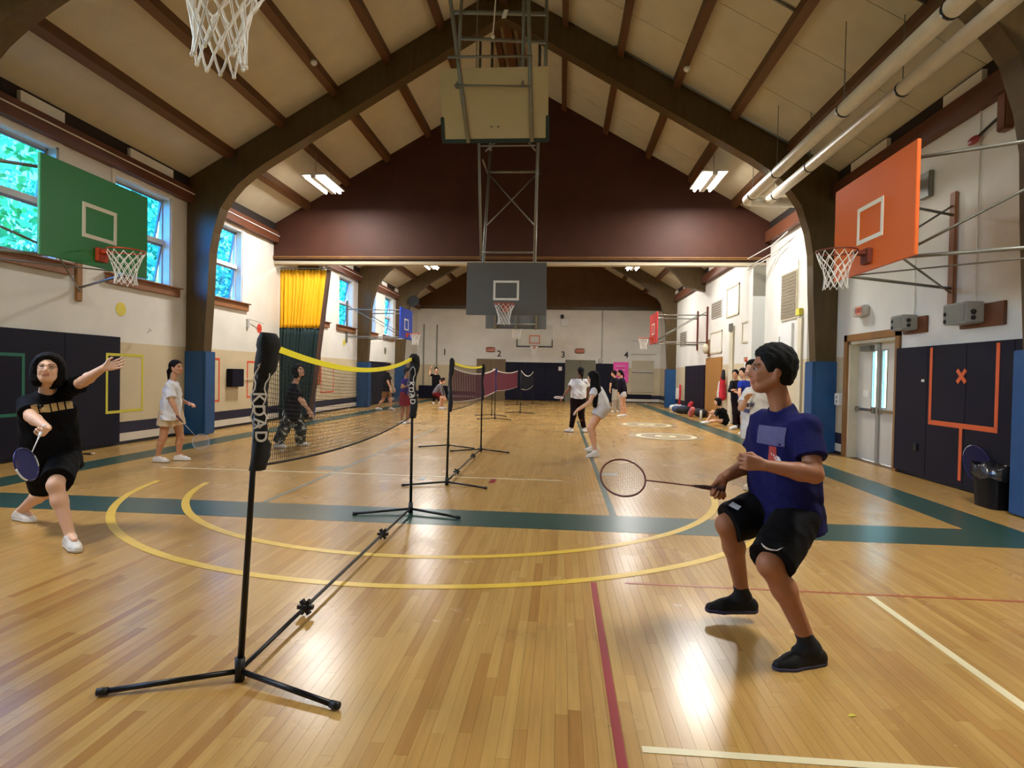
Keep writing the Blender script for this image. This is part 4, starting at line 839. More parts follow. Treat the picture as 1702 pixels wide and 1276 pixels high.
# ================================================================ PEOPLE: distance-field bodies meshed with surface nets
def V3(*a): return np.array(a[0] if len(a) == 1 else a, dtype=np.float64)
def nrm(v): v = np.asarray(v, float); return v/(np.linalg.norm(v)+1e-12)
class Field:
    """smooth union of round cones and ellipsoids, each evaluated only near itself"""
    def __init__(s, vox, k=.02): s.vox = vox; s.k = k; s.pr = []
    def cone(s, a, b, ra, rb, k=None, cuts=(), flat=None, sub=False): s.pr.append(('c', V3(a), V3(b), ra, rb, s.k if k is None else k, cuts, flat, sub)); return s
    def ell(s, c, ax, r, k=None, cuts=(), sub=False): s.pr.append(('e', V3(c), np.array([nrm(a) for a in ax]), V3(r), 0, s.k if k is None else k, cuts, None, sub)); return s
    def mesh(s, cuts=(), wrinkle=None):
        lo = np.full(3, 1e9); hi = np.full(3, -1e9); bb = []
        for p in s.pr:
            if p[0] == 'c': m = max(p[3], p[4])+p[5]+3*s.vox; l = np.minimum(p[1], p[2])-m; h = np.maximum(p[1], p[2])+m
            else: m = p[3].max()+p[5]+3*s.vox; l = p[1]-m; h = p[1]+m
            bb.append((l, h))
            if not p[8]: lo = np.minimum(lo, l); hi = np.maximum(hi, h)
        n = np.ceil((hi-lo)/s.vox).astype(int)+2
        F = np.full(n, 1., np.float32); g = [lo[i]+np.arange(n[i])*s.vox for i in range(3)]
        for p, (l, h) in zip(s.pr, bb):
            i0 = np.maximum(0, ((l-lo)/s.vox).astype(int)); i1 = np.minimum(n, ((h-lo)/s.vox).astype(int)+2)
            if np.any(i1 <= i0): continue
            sl = tuple(slice(a, b) for a, b in zip(i0, i1))
            X = g[0][sl[0]][:, None, None]; Y = g[1][sl[1]][None, :, None]; Z = g[2][sl[2]][None, None, :]
            if p[0] == 'c':
                a, b = p[1], p[2]; d = b-a; L = d@d+1e-12
                t = np.clip(((X-a[0])*d[0]+(Y-a[1])*d[1]+(Z-a[2])*d[2])/L, 0, 1)
                qx, qy, qz = X-a[0]-t*d[0], Y-a[1]-t*d[1], Z-a[2]-t*d[2]
                if p[7] is not None:       # flatten: stretch distances along a direction
                    fd, fk = p[7]; q = qx*fd[0]+qy*fd[1]+qz*fd[2]; e = (fk-1)*q; qx = qx+e*fd[0]; qy = qy+e*fd[1]; qz = qz+e*fd[2]
                D = np.sqrt(qx*qx+qy*qy+qz*qz)-(p[3]+(p[4]-p[3])*t)
            else:
                c, A, r = p[1], p[2], p[3]; q = [((X-c[0])*A[i][0]+(Y-c[1])*A[i][1]+(Z-c[2])*A[i][2]) for i in range(3)]
                k0 = np.sqrt(sum((q[i]/r[i])**2 for i in range(3))); k1 = np.sqrt(sum((q[i]/r[i]**2)**2 for i in range(3)))+1e-9; D = k0*(k0-1)/k1
            for cp, cn in p[6]: D = np.maximum(D, (X-cp[0])*cn[0]+(Y-cp[1])*cn[1]+(Z-cp[2])*cn[2])
            f = F[sl]; k = p[5]
            if p[8]: F[sl] = np.maximum(f, -D)
            elif k > 0:
                hh = np.clip(.5+.5*(D-f)/k, 0, 1); F[sl] = D*(1-hh)+f*hh-k*hh*(1-hh)
            else: F[sl] = np.minimum(f, D)
        X = g[0][:, None, None]; Y = g[1][None, :, None]; Z = g[2][None, None, :]
        if wrinkle:
            am, fr, sd = wrinkle
            F += (am*(np.sin(fr*(X*1.3+Z*.9)+sd+1.7*np.sin(fr*.45*(Y+Z)))*np.sin(fr*(Y*1.1-Z*.55)+sd*2.1))).astype(np.float32)
        for cp, cn in cuts: F = np.maximum(F, ((X-cp[0])*cn[0]+(Y-cp[1])*cn[1]+(Z-cp[2])*cn[2]).astype(np.float32))
        F[0] = F[-1] = 1; F[:, 0] = F[:, -1] = 1; F[:, :, 0] = F[:, :, -1] = 1
        return surfnet(F, lo, s.vox)
def surfnet(F, lo, vox):
    S_ = F < 0; n = np.array(F.shape)-1
    cnt = np.zeros(n, np.int8)
    for i in (0, 1):
        for j in (0, 1):
            for k in (0, 1): cnt += S_[i:n[0]+i, j:n[1]+j, k:n[2]+k]
    act = np.argwhere((cnt > 0) & (cnt < 8)); idx = np.full(n, -1, np.int64); idx[tuple(act.T)] = np.arange(len(act))
    P = np.zeros((len(act), 3)); C = np.zeros(len(act)); co = [(i, j, k) for i in (0, 1) for j in (0, 1) for k in (0, 1)]
    val = {c: F[act[:, 0]+c[0], act[:, 1]+c[1], act[:, 2]+c[2]] for c in co}
    for c in co:
        for ax in range(3):
            if c[ax] == 0:
                d = list(c); d[ax] = 1; d = tuple(d); a, b = val[c], val[d]; m = (a < 0) != (b < 0)
                t = np.where(m, a/(a-b+1e-12), 0); q = np.repeat(np.array(c, float)[None], len(act), 0); q[:, ax] = t; P[m] += q[m]; C[m] += 1
    Vv = lo+(act+P/C[:, None])*vox
    fs = []
    for ax in range(3):
        sl0 = [slice(1, n[i]) for i in range(3)]; sl1 = [slice(1, n[i]) for i in range(3)]; sl0[ax] = slice(0, n[ax]); sl1[ax] = slice(1, n[ax]+1)
        a = S_[tuple(sl0)]; b = S_[tuple(sl1)]; e = np.argwhere(a != b)
        if not len(e): continue
        sg = a[tuple(e.T)]; base = e+np.array([0 if i == ax else 1 for i in range(3)])
        u, v = [(1, 2), (2, 0), (0, 1)][ax]; off = np.eye(3, dtype=int)
        q = [idx[tuple((base-o).T)] for o in (off[u]+off[v], off[v], 0*off[u], off[u])]
        Q = np.stack(q, 1); Q[~sg] = Q[~sg][:, ::-1]; fs.append(Q)
    Fq = np.concatenate(fs); Fq = Fq[(Fq >= 0).all(1)]
    return Vv, Fq
def np_obj(name, VF, m, parent, colour=None, smooth=True, relax=1):
    Vv, Fq = VF
    if relax:                                              # a light Laplacian pass takes out the voxel steps
        for _ in range(relax):
            A = np.zeros_like(Vv); c = np.zeros(len(Vv))
            for i in range(4):
                j = (i+1) % 4; np.add.at(A, Fq[:, i], Vv[Fq[:, j]]); np.add.at(A, Fq[:, j], Vv[Fq[:, i]]); np.add.at(c, Fq[:, i], 1); np.add.at(c, Fq[:, j], 1)
            Vv = Vv*.45+A/np.maximum(c, 1)[:, None]*.55
    me = bpy.data.meshes.new(name); me.vertices.add(len(Vv)); me.vertices.foreach_set('co', Vv.astype(np.float32).ravel())
    me.loops.add(Fq.size); me.loops.foreach_set('vertex_index', Fq.astype(np.int32).ravel()); me.polygons.add(len(Fq)); me.polygons.foreach_set('loop_start', np.arange(0, Fq.size, 4, dtype=np.int32)); me.update(calc_edges=True)
    me.polygons.foreach_set('use_smooth', [smooth]*len(Fq))
    if colour is not None:
        at = me.color_attributes.new('tint', 'FLOAT_COLOR', 'POINT'); at.data.foreach_set('color', np.c_[colour(Vv), np.ones(len(Vv))].astype(np.float32).ravel())
    o = bpy.data.objects.new(name, me); COL.objects.link(o); me.materials.append(MATS[m] if isinstance(m, str) else m)
    if parent: attach(o, parent)
    return o
def tintmat(name, rough, bump=0., sss=0.):
    m = bpy.data.materials.new(name); m.use_nodes = True; n = m.node_tree; a = n.nodes.new('ShaderNodeAttribute'); a.attribute_name = 'tint'
    b = n.nodes['Principled BSDF']; b.inputs['Roughness'].default_value = rough; b.inputs['Specular IOR Level'].default_value = .35; n.links.new(a.outputs['Color'], b.inputs['Base Color'])
    if sss: b.inputs['Subsurface Weight'].default_value = sss; b.inputs['Subsurface Radius'].default_value = (.01, .004, .002)
    MATS[name] = m
tintmat('skin', .5)
def cloth(name, rgb, rough=.85): return mat(name, rgb, rough, .12, 9, .35, 60, spec=.15)
def camo(name):
    m = mat(name, (60,62,58), .85); n = m.node_tree; N = n.nodes; tc = N.new('ShaderNodeTexCoord'); t = N.new('ShaderNodeTexNoise'); t.inputs['Scale'].default_value = 13; t.inputs['Detail'].default_value = 2
    r = N.new('ShaderNodeValToRGB'); r.color_ramp.interpolation = 'CONSTANT'; e = r.color_ramp.elements; e[0].color = lin((22,24,26)); e[0].position = 0; e[1].position = .44; e[1].color = lin((74,80,72))
    k = e.new(.51); k.color = lin((30,34,34)); k = e.new(.565); k.color = lin((190,192,184))
    n.links.new(tc.outputs['Object'], t.inputs[0]); n.links.new(t.outputs[0], r.inputs[0]); n.links.new(r.outputs[0], N['Principled BSDF'].inputs['Base Color']); return m

def hand(f, W, d, side, curl, s, thumb=1., spread=.12, vk=.006, fr=1.):
    """wrist, direction of the knuckles, direction from little finger to index finger, finger curl (radians per joint)"""
    d = nrm(d); side = nrm(side-d*np.dot(side, d)); pn = np.cross(d, side)
    if thumb < 0: pn = -pn
    palm = W+d*.085*s
    for k in range(4):
        o = side*(.0285-.019*k)*s; kn = W+d*(.088-.004*abs(k-1))*s+o
        f.cone(W+d*.015*s+o*.55, kn, .0135*s*fr, .0115*s*fr, k=.012*s)
        dirn = nrm(d+side*spread*(.9-.6*k)); p = kn; a = 0
        for q, (ln, r) in enumerate(((.043, .0098), (.027, .0088), (.021, .0078))):
            a = a+curl*(1. if q else .8); dv = dirn*math.cos(a)+pn*math.sin(a); L = ln*s*(1., 1.08, 1.0, .8)[k]
            f.cone(p, p+dv*L, r*s*fr, (r-.0008)*s*fr, k=vk*s*.5); p = p+dv*L
    tb = W+d*.03*s+side*.022*s+pn*.006*s; c = min(1, curl); t1 = tb+nrm(d*.75+side*(.75-.3*c)+pn*.45*c)*.045*s; t2 = t1+nrm(d*.9+side*(.25-.55*c)+pn*.55*c)*.036*s
    f.cone(W+d*.02*s+side*.012*s, tb, .014*s*fr, .0135*s*fr, k=.01*s); f.cone(tb, t1, .0125*s*fr, .0105*s*fr, k=.008*s); f.cone(t1, t2, .0102*s*fr, .0085*s*fr, k=.004*s)
SKIN = dict(tan=(158,104,72), light=(222,172,140), pale=(228,184,154), dark=(120,78,56), mid=(198,146,112))

def person(label, J, base, vox, look, s=1., skin='light', hair='short', hairc=(16,13,12), top=None, bottom=None, shoes=None, hands=None, upv=(0,0,1), group=None, glasses=False, face=True, sex='m', extra=None):
    """J: joints (metres). top/bottom/shoes/hands: dicts that say what is worn and how the hands are held."""
    J = {k: V3(v) for k, v in J.items()}
    for q in 'LR':                                          # a foot that is close to the floor stands on it
        if abs(J['an'+q][2]-.087*s) < .05 and shoes and 'ah' not in shoes: J['to'+q][2] += .087*s-J['an'+q][2]; J['an'+q][2] = .087*s
    e = thing('person', label, 'person', base, group)
    P, N, Hd = J['pelvis'], J['neck'], J['head']; lat = nrm(J['shL']-J['shR']); spine = nrm(N-P); fwd = nrm(np.cross(lat, spine)); lat2 = nrm(np.cross(spine, fwd))
    hipax = nrm(J.get('hipax', lat)); hw = .09*s; HL = P+hipax*hw; HR = P-hipax*hw; J['hipL'], J['hipR'] = HL, HR
    lk = nrm(look); hu = nrm(V3(upv)-lk*np.dot(V3(upv), lk)); hs = nrm(np.cross(hu, lk)); c = V3(Hd)     # head frame: forward, up, left
    fem = sex == 'f'
    f = Field(vox, .02*s)
    ch = P+(N-P)*.68; wa = P+(N-P)*.30; tr = 1. if not fem else .9
    for q in (-1, 1):
        f.cone(P+lat2*q*.07*s, wa+lat2*q*.06*s, .098*s*tr, .09*s*tr, k=.05*s); f.cone(wa+lat2*q*.06*s, ch+lat2*q*.075*s, .09*s*tr, .10*s*tr, k=.05*s)
    f.cone(J['shL'], J['shR'], .048*s, .048*s, k=.03*s); f.cone(ch, N-spine*.04*s, .085*s, .05*s, k=.03*s)
    f.cone(N-spine*.02*s, c-hu*.045*s-lk*.018*s, .056*s*tr, .05*s*tr, k=.02*s)
    # head
    f.ell(c+hu*.03*s-lk*.012*s, (hs, lk, hu), (.074*s, .096*s, .09*s), k=.02*s); f.ell(c-hu*.02*s+lk*.028*s, (hs, lk, hu), (.062*s, .066*s, .085*s), k=.025*s)
    f.cone(c-hu*.085*s+lk*.055*s-hs*.014*s, c-hu*.085*s+lk*.055*s+hs*.014*s, .026*s, .026*s, k=.03*s)
    for q in (-1, 1):
        f.cone(c-hu*.045*s-lk*.005*s+hs*q*.058*s, c-hu*.083*s+lk*.045*s+hs*q*.02*s, .02*s, .02*s, k=.025*s)
        f.cone(c+lk*.074*s+hu*.003*s-hu*.025*s+hs*q*.036*s, c+lk*.07*s-hu*.035*s+hs*q*.04*s, .016*s, .014*s, k=.02*s)     # cheek
    if face:
        f.cone(c+lk*.088*s+hu*.012*s, c+lk*.108*s-hu*.022*s, .0095*s, .0125*s, k=.012*s)                         # nose
        for q in (-1, 1):
            f.cone(c+lk*.1*s-hu*.026*s+hs*q*.011*s, c+lk*.094*s-hu*.027*s+hs*q*.014*s, .008*s, .007*s, k=.008*s)
            f.cone(c+lk*.09*s+hu*.024*s+hs*q*.012*s, c+lk*.078*s+hu*.026*s+hs*q*.045*s, .009*s, .008*s, k=.012*s)    # brow
            f.ell(c-hu*.008*s-lk*.012*s+hs*q*.077*s, (hs, lk, hu), (.011*s, .019*s, .031*s), k=.006*s)              # ear
        f.cone(c+lk*.088*s-hu*.049*s-hs*.018*s, c+lk*.088*s-hu*.049*s+hs*.018*s, .0085*s, .0085*s, k=.008*s)
        f.cone(c+lk*.085*s-hu*.06*s-hs*.014*s, c+lk*.085*s-hu*.06*s+hs*.014*s, .009*s, .009*s, k=.008*s)
        for q in (-1, 1): f.ell(c+lk*.092*s+hu*.009*s+hs*q*.031*s, (hs, lk, hu), (.016*s, .011*s, .0095*s), k=0, sub=True)
    am = .9 if fem else 1.
    for q in 'LR':
        S0, E0, W0 = J['sh'+q], J['el'+q], J['wr'+q]
        f.cone(S0, E0, .052*s*am, .041*s*am, k=.03*s); md = E0+(W0-E0)*.28; f.cone(E0, md, .041*s*am, .043*s*am, k=.02*s); f.cone(md, W0, .043*s*am, .027*s*am, k=.02*s)
        h = (hands or {}).get(q, {}); d = h.get('d', nrm(W0-E0)); sd = h.get('side', nrm(np.cross(nrm(W0-E0), V3(0, 0, 1))+V3(0, 0, .01)))
        hand(f, W0, V3(d), V3(sd), h.get('curl', .35), s*(.93 if fem else 1.), h.get('thumb', 1.), fr=max(1., vox/.0075))
        K, A, T = J['kn'+q], J['an'+q], J['to'+q]; H0 = J['hip'+q]
        f.cone(H0, K, .086*s, .056*s, k=.05*s); cf = K+(A-K)*.3; kd = nrm(K-(H0+A)/2+1e-6)
        back = -nrm(T-A); back = back-nrm(A-K)*np.dot(back, nrm(A-K)); back = nrm(back)
        f.cone(K, cf+back*.012*s, .053*s, .056*s, k=.03*s); f.cone(cf+back*.012*s, A, .054*s, .034*s, k=.03*s)
        f.cone(A, A+(T-A)*.45, .032*s, .022*s, k=.02*s)
    sc = np.array(lin(SKIN[skin])[:3]); lip = np.array(lin((168,84,78))[:3])*.6+sc*.4; hc = np.array(lin(hairc)[:3])
    def tint(Vv):
        q = Vv-c; x = q@hs; y = q@lk; z = q@hu; C = np.repeat(sc[None], len(Vv), 0)
        if face:
            w = ((np.abs(x) < .024*s) & (np.abs(z+.055*s) < .0135*s) & (y > .07*s)); C[w] = lip
            w = ((np.abs(np.abs(x)-.031*s) < .019*s) & (np.abs(z-.031*s) < .0058*s) & (y > .06*s)); C[w] = hc*.7+sc*.3
            w = ((np.abs(np.abs(x)-.031*s) < .015*s) & (np.abs(z-.009*s) < .008*s) & (y > .055*s)); C[w] = sc*.35 if vox > .007 else sc*.8
        return C
    body = np_obj('body', f.mesh(), 'skin', e, tint)
    if face and vox <= .007:
        for q in (-1, 1):
            ec = c+lk*.0795*s+hu*.009*s+hs*q*.031*s
            ey = MB().sphere(ec, (.0125*s, .0125*s, .0085*s), 12, 8, (hs, lk, hu)).build('eye', mat('eye_white', (176,158,146), .4), e, True)
            MB().sphere(ec+lk*.0085*s, (.0078*s, .0048*s, .0072*s), 10, 6, (hs, lk, hu)).build('iris', mat('iris_dark', (26,16,12), .2), ey, True)
    # hair
    hf = Field(max(vox, .006), .02*s); hm = mat('hair_%d_%d_%d' % hairc, tuple(int(v*.75) for v in hairc), .75, .25, 40, .5, 120, spec=.2)
    face_cut = [(c+lk*.045*s+hu*.03*s, nrm(lk*1.-hu*.55)), ]
    hb = c+hu*.045*s-lk*.018*s
    if hair == 'short':
        hf.ell(hb+hu*.005*s, (hs, lk, hu), (.09*s, .114*s, .104*s), k=.02*s, cuts=[(c+lk*.034*s+hu*.0*s, nrm(lk*.9-hu*.42))]); hf.ell(c-lk*.062*s-hu*.0*s, (hs, lk, hu), (.074*s, .06*s, .09*s), k=.03*s)
        cuts = [(c-hu*.07*s, -hu)]
    elif hair == 'bob':
        hf.ell(hb, (hs, lk, hu), (.108*s, .126*s, .108*s), k=.02*s, cuts=[(c+lk*.052*s+hu*.035*s, nrm(lk*.9-hu*.5))])
        for q in (-1, 1): hf.ell(c-lk*.02*s-hu*.02*s+hs*q*.078*s, (hs, lk, hu), (.044*s, .075*s, .11*s), k=.02*s, cuts=[(c+lk*.03*s, lk)])
        hf.ell(c-lk*.075*s-hu*.03*s, (hs, lk, hu), (.095*s, .06*s, .12*s), k=.03*s); cuts = []
    elif hair == 'pony':
        hf.ell(hb, (hs, lk, hu), (.086*s, .108*s, .092*s), k=.02*s, cuts=[(c+lk*.04*s+hu*.02*s, nrm(lk*.9-hu*.5))]); hf.ell(c-lk*.055*s, (hs, lk, hu), (.07*s, .055*s, .08*s), k=.03*s)
        a = c-lk*.1*s+hu*.01*s; b = a-lk*.045*s-hu*.07*s; d_ = b-hu*.16*s-lk*.01*s; hf.cone(a, b, .03*s, .032*s, k=.02*s); hf.cone(b, d_, .032*s, .012*s, k=.02*s); cuts = []
    else:  # long
        hf.ell(hb, (hs, lk, hu), (.092*s, .114*s, .096*s), k=.02*s, cuts=[(c+lk*.045*s+hu*.03*s, nrm(lk*.9-hu*.5))])
        a = c-lk*.06*s; dn = nrm(V3(extra['hang']) if extra and 'hang' in extra else (P-N)); ln = (extra or {}).get('hairlen', .42)*s
        hf.cone(a, a+dn*ln*.45-lk*.02*s, .085*s, .085*s, k=.04*s); hf.cone(a+dn*ln*.45-lk*.02*s, a+dn*ln, .085*s, .04*s, k=.04*s)
        for q in (-1, 1): hf.cone(c+hs*q*.07*s-lk*.02*s, c+hs*q*.08*s+dn*ln*.6, .03*s, .025*s, k=.03*s)
        cuts = []
    np_obj('hair', hf.mesh(cuts, wrinkle=(.003*s, 95, 1.)), hm, e)
    # shirt
    if top:
        t = Field(max(vox, .0065), .03*s); bulk = top.get('bulk', 1.); ri = .022*s*bulk; hem = P+spine*top.get('hem', -.06)*s
        for q in (-1, 1):
            t.cone(P-spine*.12*s+lat2*q*.075*s, wa+lat2*q*.066*s, (.112*tr*s+ri)*top.get('flare', 1.), .10*s*tr+ri, k=.06*s); t.cone(wa+lat2*q*.066*s, ch+lat2*q*.078*s, .10*s*tr+ri, .103*s*tr+ri*.7, k=.05*s)
        t.cone(ch, N-spine*.045*s, .105*s, .078*s, k=.05*s); t.cone(J['shL']+spine*.002, J['shR']+spine*.002, .062*s, .062*s, k=.04*s)
        fr = top.get('sleeve', .55)
        for q in 'LR':
            S0, E0, W0 = J['sh'+q], J['el'+q], J['wr'+q]
            if fr <= 1: pt = S0+(E0-S0)*fr; dd = nrm(E0-S0); t.cone(S0, S0+(E0-S0)*(fr+.12), .066*s*am, (.062+.012*bulk)*s*am, k=.035*s, cuts=[(pt, dd)])
            else:
                t.cone(S0, E0, .064*s, .054*s, k=.03*s); pt = E0+(W0-E0)*(fr-1); t.cone(E0, pt, .054*s, .042*s, k=.02*s, cuts=[(pt, nrm(W0-E0))])
        t.ell(N+spine*.052*s+fwd*.028*s, (lat2, fwd, spine), (.08*s, .092*s, .079*s), k=0, sub=True)
        o = np_obj('shirt', t.mesh([(hem, -spine)], wrinkle=(.0035*s*bulk, 34, 2.+len(label) % 5)), top['m'], e, relax=2); J['_shirt'] = o
    if bottom:
        t = Field(max(vox, .0065), .03*s); kd = bottom['kind']; fr = bottom.get('len', .7); rr = bottom.get('r', .105)*s
        wt = P+spine*.10*s
        for q in (-1, 1): t.cone(P+hipax*q*.065*s-spine*.03*s, wt+lat2*q*.055*s, .108*s*tr+.012*s, .10*s*tr+.01*s, k=.05*s)
        cutw = [(wt, spine)]
        for q in 'LR':
            H0, K, A = J['hip'+q], J['kn'+q], J['an'+q]; dd = nrm(K-H0)
            if fr <= 1: pt = H0+(K-H0)*fr; t.cone(H0, H0+(K-H0)*(fr+.15), rr, bottom.get('r2', .1)*s, k=.03*s, cuts=[(pt, dd)])
            else:
                pt = K+(A-K)*(fr-1); t.cone(H0, K, rr, bottom.get('r2', .075)*s, k=.03*s); t.cone(K, K+(A-K)*min(1.02, fr-1+.05), bottom.get('r2', .075)*s, bottom.get('r3', .06)*s, k=.03*s, cuts=[(pt, nrm(A-K))])
        o = np_obj('shorts' if fr <= 1 else 'trousers', t.mesh(cutw, wrinkle=(.0035*s, 36, 5.+len(label) % 3)), bottom['m'], e, relax=2); J['_bottom'] = o
    if shoes:
        for q in 'LR':
            A, T = J['an'+q], J['to'+q]; dv = T-A; fu = V3(shoes.get('up'+q, (0, 0, 1))); fd = nrm(dv-fu*np.dot(dv, fu)); fs_ = np.cross(fu, fd); gz = A-fu*.085*s*shoes.get('ah', 1.)
            v = max(vox, .005); t = Field(v, .02*s)
            heel = gz-fd*.045*s+fu*.032*s; ball = gz+fd*.125*s+fu*.026*s; toe = gz+fd*.185*s+fu*.024*s
            t.cone(heel, ball, .038*s, .042*s, k=.02*s, flat=(fs_, .95)); t.cone(ball, toe, .042*s, .03*s, k=.02*s); t.cone(heel+fu*.012*s, A-fu*.002*s-fd*.006*s, .037*s, .042*s, k=.02*s, cuts=[(A+fu*.012*s, nrm(fu-fd*.25))]); t.cone(A-fu*.012*s+fd*.022*s, gz+fd*.1*s+fu*.048*s, .038*s, .033*s, k=.02*s, cuts=[(A+fu*.02*s, nrm(fu-fd*.1))])
            sh = np_obj('shoe', t.mesh([(gz+fu*.012*s, -fu)]), shoes['m'], e)
            t = Field(v, .015*s); t.cone(heel-fu*.012*s, ball-fu*.006*s, .043*s, .047*s, k=.02*s); t.cone(ball-fu*.006*s, toe-fu*.004*s, .047*s, .034*s, k=.02*s)
            np_obj('sole', t.mesh([(gz, -fu), (gz+fu*.024*s, fu)]), shoes['sole'], sh)
            if shoes.get('lace') and vox < .012:
                b = MB()
                for i in range(4):
                    cc = gz+fd*(.045+.022*i)*s+fu*(.098-.011*i)*s; b.tube([Vector(cc-fs_*.026*s-fu*.008*s), Vector(cc+fu*.003*s), Vector(cc+fs_*.026*s-fu*.008*s)], .003*s, 5)
                b.build('laces', shoes['lace'], sh, True)
            if shoes.get('sock'):
                kd_ = nrm(J['kn'+q]-A); l2 = shoes.get('sockh', .07)*s; t = Field(v, .01); t.cone(A-kd_*.01*s, A+kd_*(l2+.03*s), .04*s, .0405*s, cuts=[(A+kd_*l2, kd_)]); t.cone(A, A+(T-A)*.42, .045*s, .034*s, k=.03*s); np_obj('sock', t.mesh(), shoes['sock'], e)
    if glasses:
        g = MB()
        for q in (-1, 1):
            ec = Vector(c+lk*.097*s+hu*.008*s+hs*q*.033*s); g.tube([ec+Vector(hs)*(.025*s*math.cos(a))+Vector(hu)*(.018*s*math.sin(a)) for a in [2*PI*i/16 for i in range(16)]], .0016, 5, closed=True)
            g.tube([ec+Vector(hs)*q*.025*s, Vector(c-lk*.0*s+hu*.012*s+hs*q*.078*s)], .0016, 5)
        g.tube([Vector(c+lk*.1*s+hu*.01*s-hs*.009*s), Vector(c+lk*.1*s+hu*.01*s+hs*.009*s)], .0016, 5)
        g.build('glasses', 'black_metal', e, True)
    J['_root'] = e; J['_frame'] = (c, lk, hu, hs, fwd, spine, lat2); return J
def decal(target, centre, direction, right, shapes, m, name, step=.012, lift=.004):
    """flat print: polygons (u, v) laid on the cloth surface by casting rays along -direction"""
    dg = BVHTree.FromPolygons([tuple(v.co) for v in target.data.vertices], [tuple(p.vertices) for p in target.data.polygons])
    D = Vector(direction).normalized(); R = Vector(right); R = (R-D*R.dot(D)).normalized(); U = D.cross(R); bm = bmesh.new()
    for poly in shapes:
        f = bm.faces.new([bm.verts.new((u, v, 0)) for u, v in poly])
    bmesh.ops.triangulate(bm, faces=bm.faces[:])
    bmesh.ops.subdivide_edges(bm, edges=bm.edges[:], cuts=3, use_grid_fill=True); bmesh.ops.triangulate(bm, faces=bm.faces[:])
    dead = []
    for v in bm.verts:
        o = Vector(centre)+R*v.co.x+U*v.co.y+D*.5; h = dg.ray_cast(o, -D, 1.)
        if h[0] is None: dead.append(v)
        else: v.co = h[0]+h[1]*(lift if h[1].dot(D) > 0 else -lift)
    bmesh.ops.delete(bm, geom=dead, context='VERTS')
    me = bpy.data.meshes.new(name); bm.to_mesh(me); bm.free()
    o = bpy.data.objects.new(name, me); COL.objects.link(o); me.materials.append(MATS[m] if isinstance(m, str) else m); attach(o, target); return o

# ================================================================ THE PLAYERS
mt = lambda n, c, r=.85: cloth(n, c, r)
mt('tee_navy', (22,22,72)); mt('shorts_black', (8,8,11), .8); mt('tee_black', (9,9,12)); mt('tee_white', (222,222,224)); mt('shorts_beige', (214,192,158)); mt('shirt_dark', (24,24,30)); mt('tee_purple', (62,42,150)); mt('skirt_red', (150,30,48)); mt('shorts_tan', (150,106,66)); mt('knit_grey', (122,116,122)); mt('shorts_maroon', (110,24,30)); mt('pants_black', (28,16,18)); mt('shorts_white', (206,204,208)); mt('pants_grey', (176,170,158)); mt('hoodie_plum', (26,20,34)); mt('tee_blue', (30,50,150)); mt('tee_cream', (216,212,204)); camo('camo_cloth')
mat('shoe_black', (10,9,11), .6, .15, 20, spec=.3); mat('sole_blue', (26,54,104), .55); mat('sole_dark', (50,48,74), .6); mat('shoe_white', (224,220,214), .6, .06, 20); mat('sole_white', (208,200,186), .6); mat('shoe_cream', (202,184,152), .6, .06, 20); mat('sole_grey', (120,116,130), .6); mat('sock_black', (18,17,20), .9); mat('sock_white', (224,222,218), .9); mat('print_grey', (88,84,122), .8); mat('print_red', (170,60,50), .8); mat('print_tan', (196,166,112), .8); mat('print_white', (224,222,222), .7)
white_shoes = dict(m='shoe_white', sole='sole_white', lace='sole_white')
# ---- the player in the navy T-shirt on the right
p1 = person('player in navy T-shirt and black shorts crouching with a racket', dict(
    head=(1.181, 3.420, 1.543), neck=(1.245, 3.420, 1.351), pelvis=(1.298, 3.470, 0.758),
    shL=(1.320, 3.260, 1.239), elL=(1.310, 3.130, 1.015), wrL=(1.070, 3.140, 1.053), shR=(1.206, 3.580, 1.243), elR=(1.176, 3.660, 0.995), wrR=(0.954, 3.500, 0.917),
    hipax=(.5,-.86,0), knL=(1.097, 3.120, 0.543), anL=(1.348, 3.200, 0.082), toL=(1.167, 3.130, 0.060), knR=(0.984, 3.500, 0.648), anR=(1.155, 3.720, 0.147), toR=(0.973, 3.700, 0.081)),
    (1.25, 3.4, 0), .0056, (-1,.06,.03), 1.08, 'tan', 'short', (14,12,12), top=dict(m='tee_navy', hem=-.085, sleeve=.66, bulk=1.25, flare=1.08), bottom=dict(m='shorts_black', kind='shorts', len=.95, r=.118, r2=.108),
    shoes=dict(m='shoe_black', sole='sole_dark', lace='sole_dark', sock='sock_black', sockh=.10, ah=.98), hands=dict(L=dict(d=(-1,.05,.12), side=(0,0,1), curl=1.05), R=dict(d=(-.35,-.2,-.85), side=(-1,0,.07), curl=1.15, thumb=-1)))
decal(p1['_shirt'], (1.120, 3.300, 1.188), (-.75,-.66,0), (.66,-.75,0), [[(-.10,-.05),(.09,-.05),(.09,.05),(-.10,.05)]], 'print_grey', 'shirt_print')
decal(p1['_shirt'], (1.139, 3.300, 1.083), (-.75,-.66,0), (.66,-.75,0), [[(-.03,-.06),(.03,-.06),(.035,.05),(-.02,.05)]], 'print_red', 'shirt_print')
decal(p1['_shirt'], (1.161, 3.300, 1.080), (-.75,-.66,0), (.66,-.75,0), [[(-.03,.02),(.035,.0),(.06,-.05),(.075,-.09),(.05,-.06),(.01,-.02)]], 'print_white', 'shirt_print')
sw = [(-.045,.012),(-.03,.004),(-.015,-.004),(.0,-.007),(.03,-.003),(.058,.006),(.03,-.009),(.0,-.017),(-.022,-.014),(-.036,-.004)]
decal(p1['_bottom'], (1.114, 3.150, 0.644), (-.35,-.93,0), (.93,-.35,0), [sw], 'print_white', 'swoosh_print')
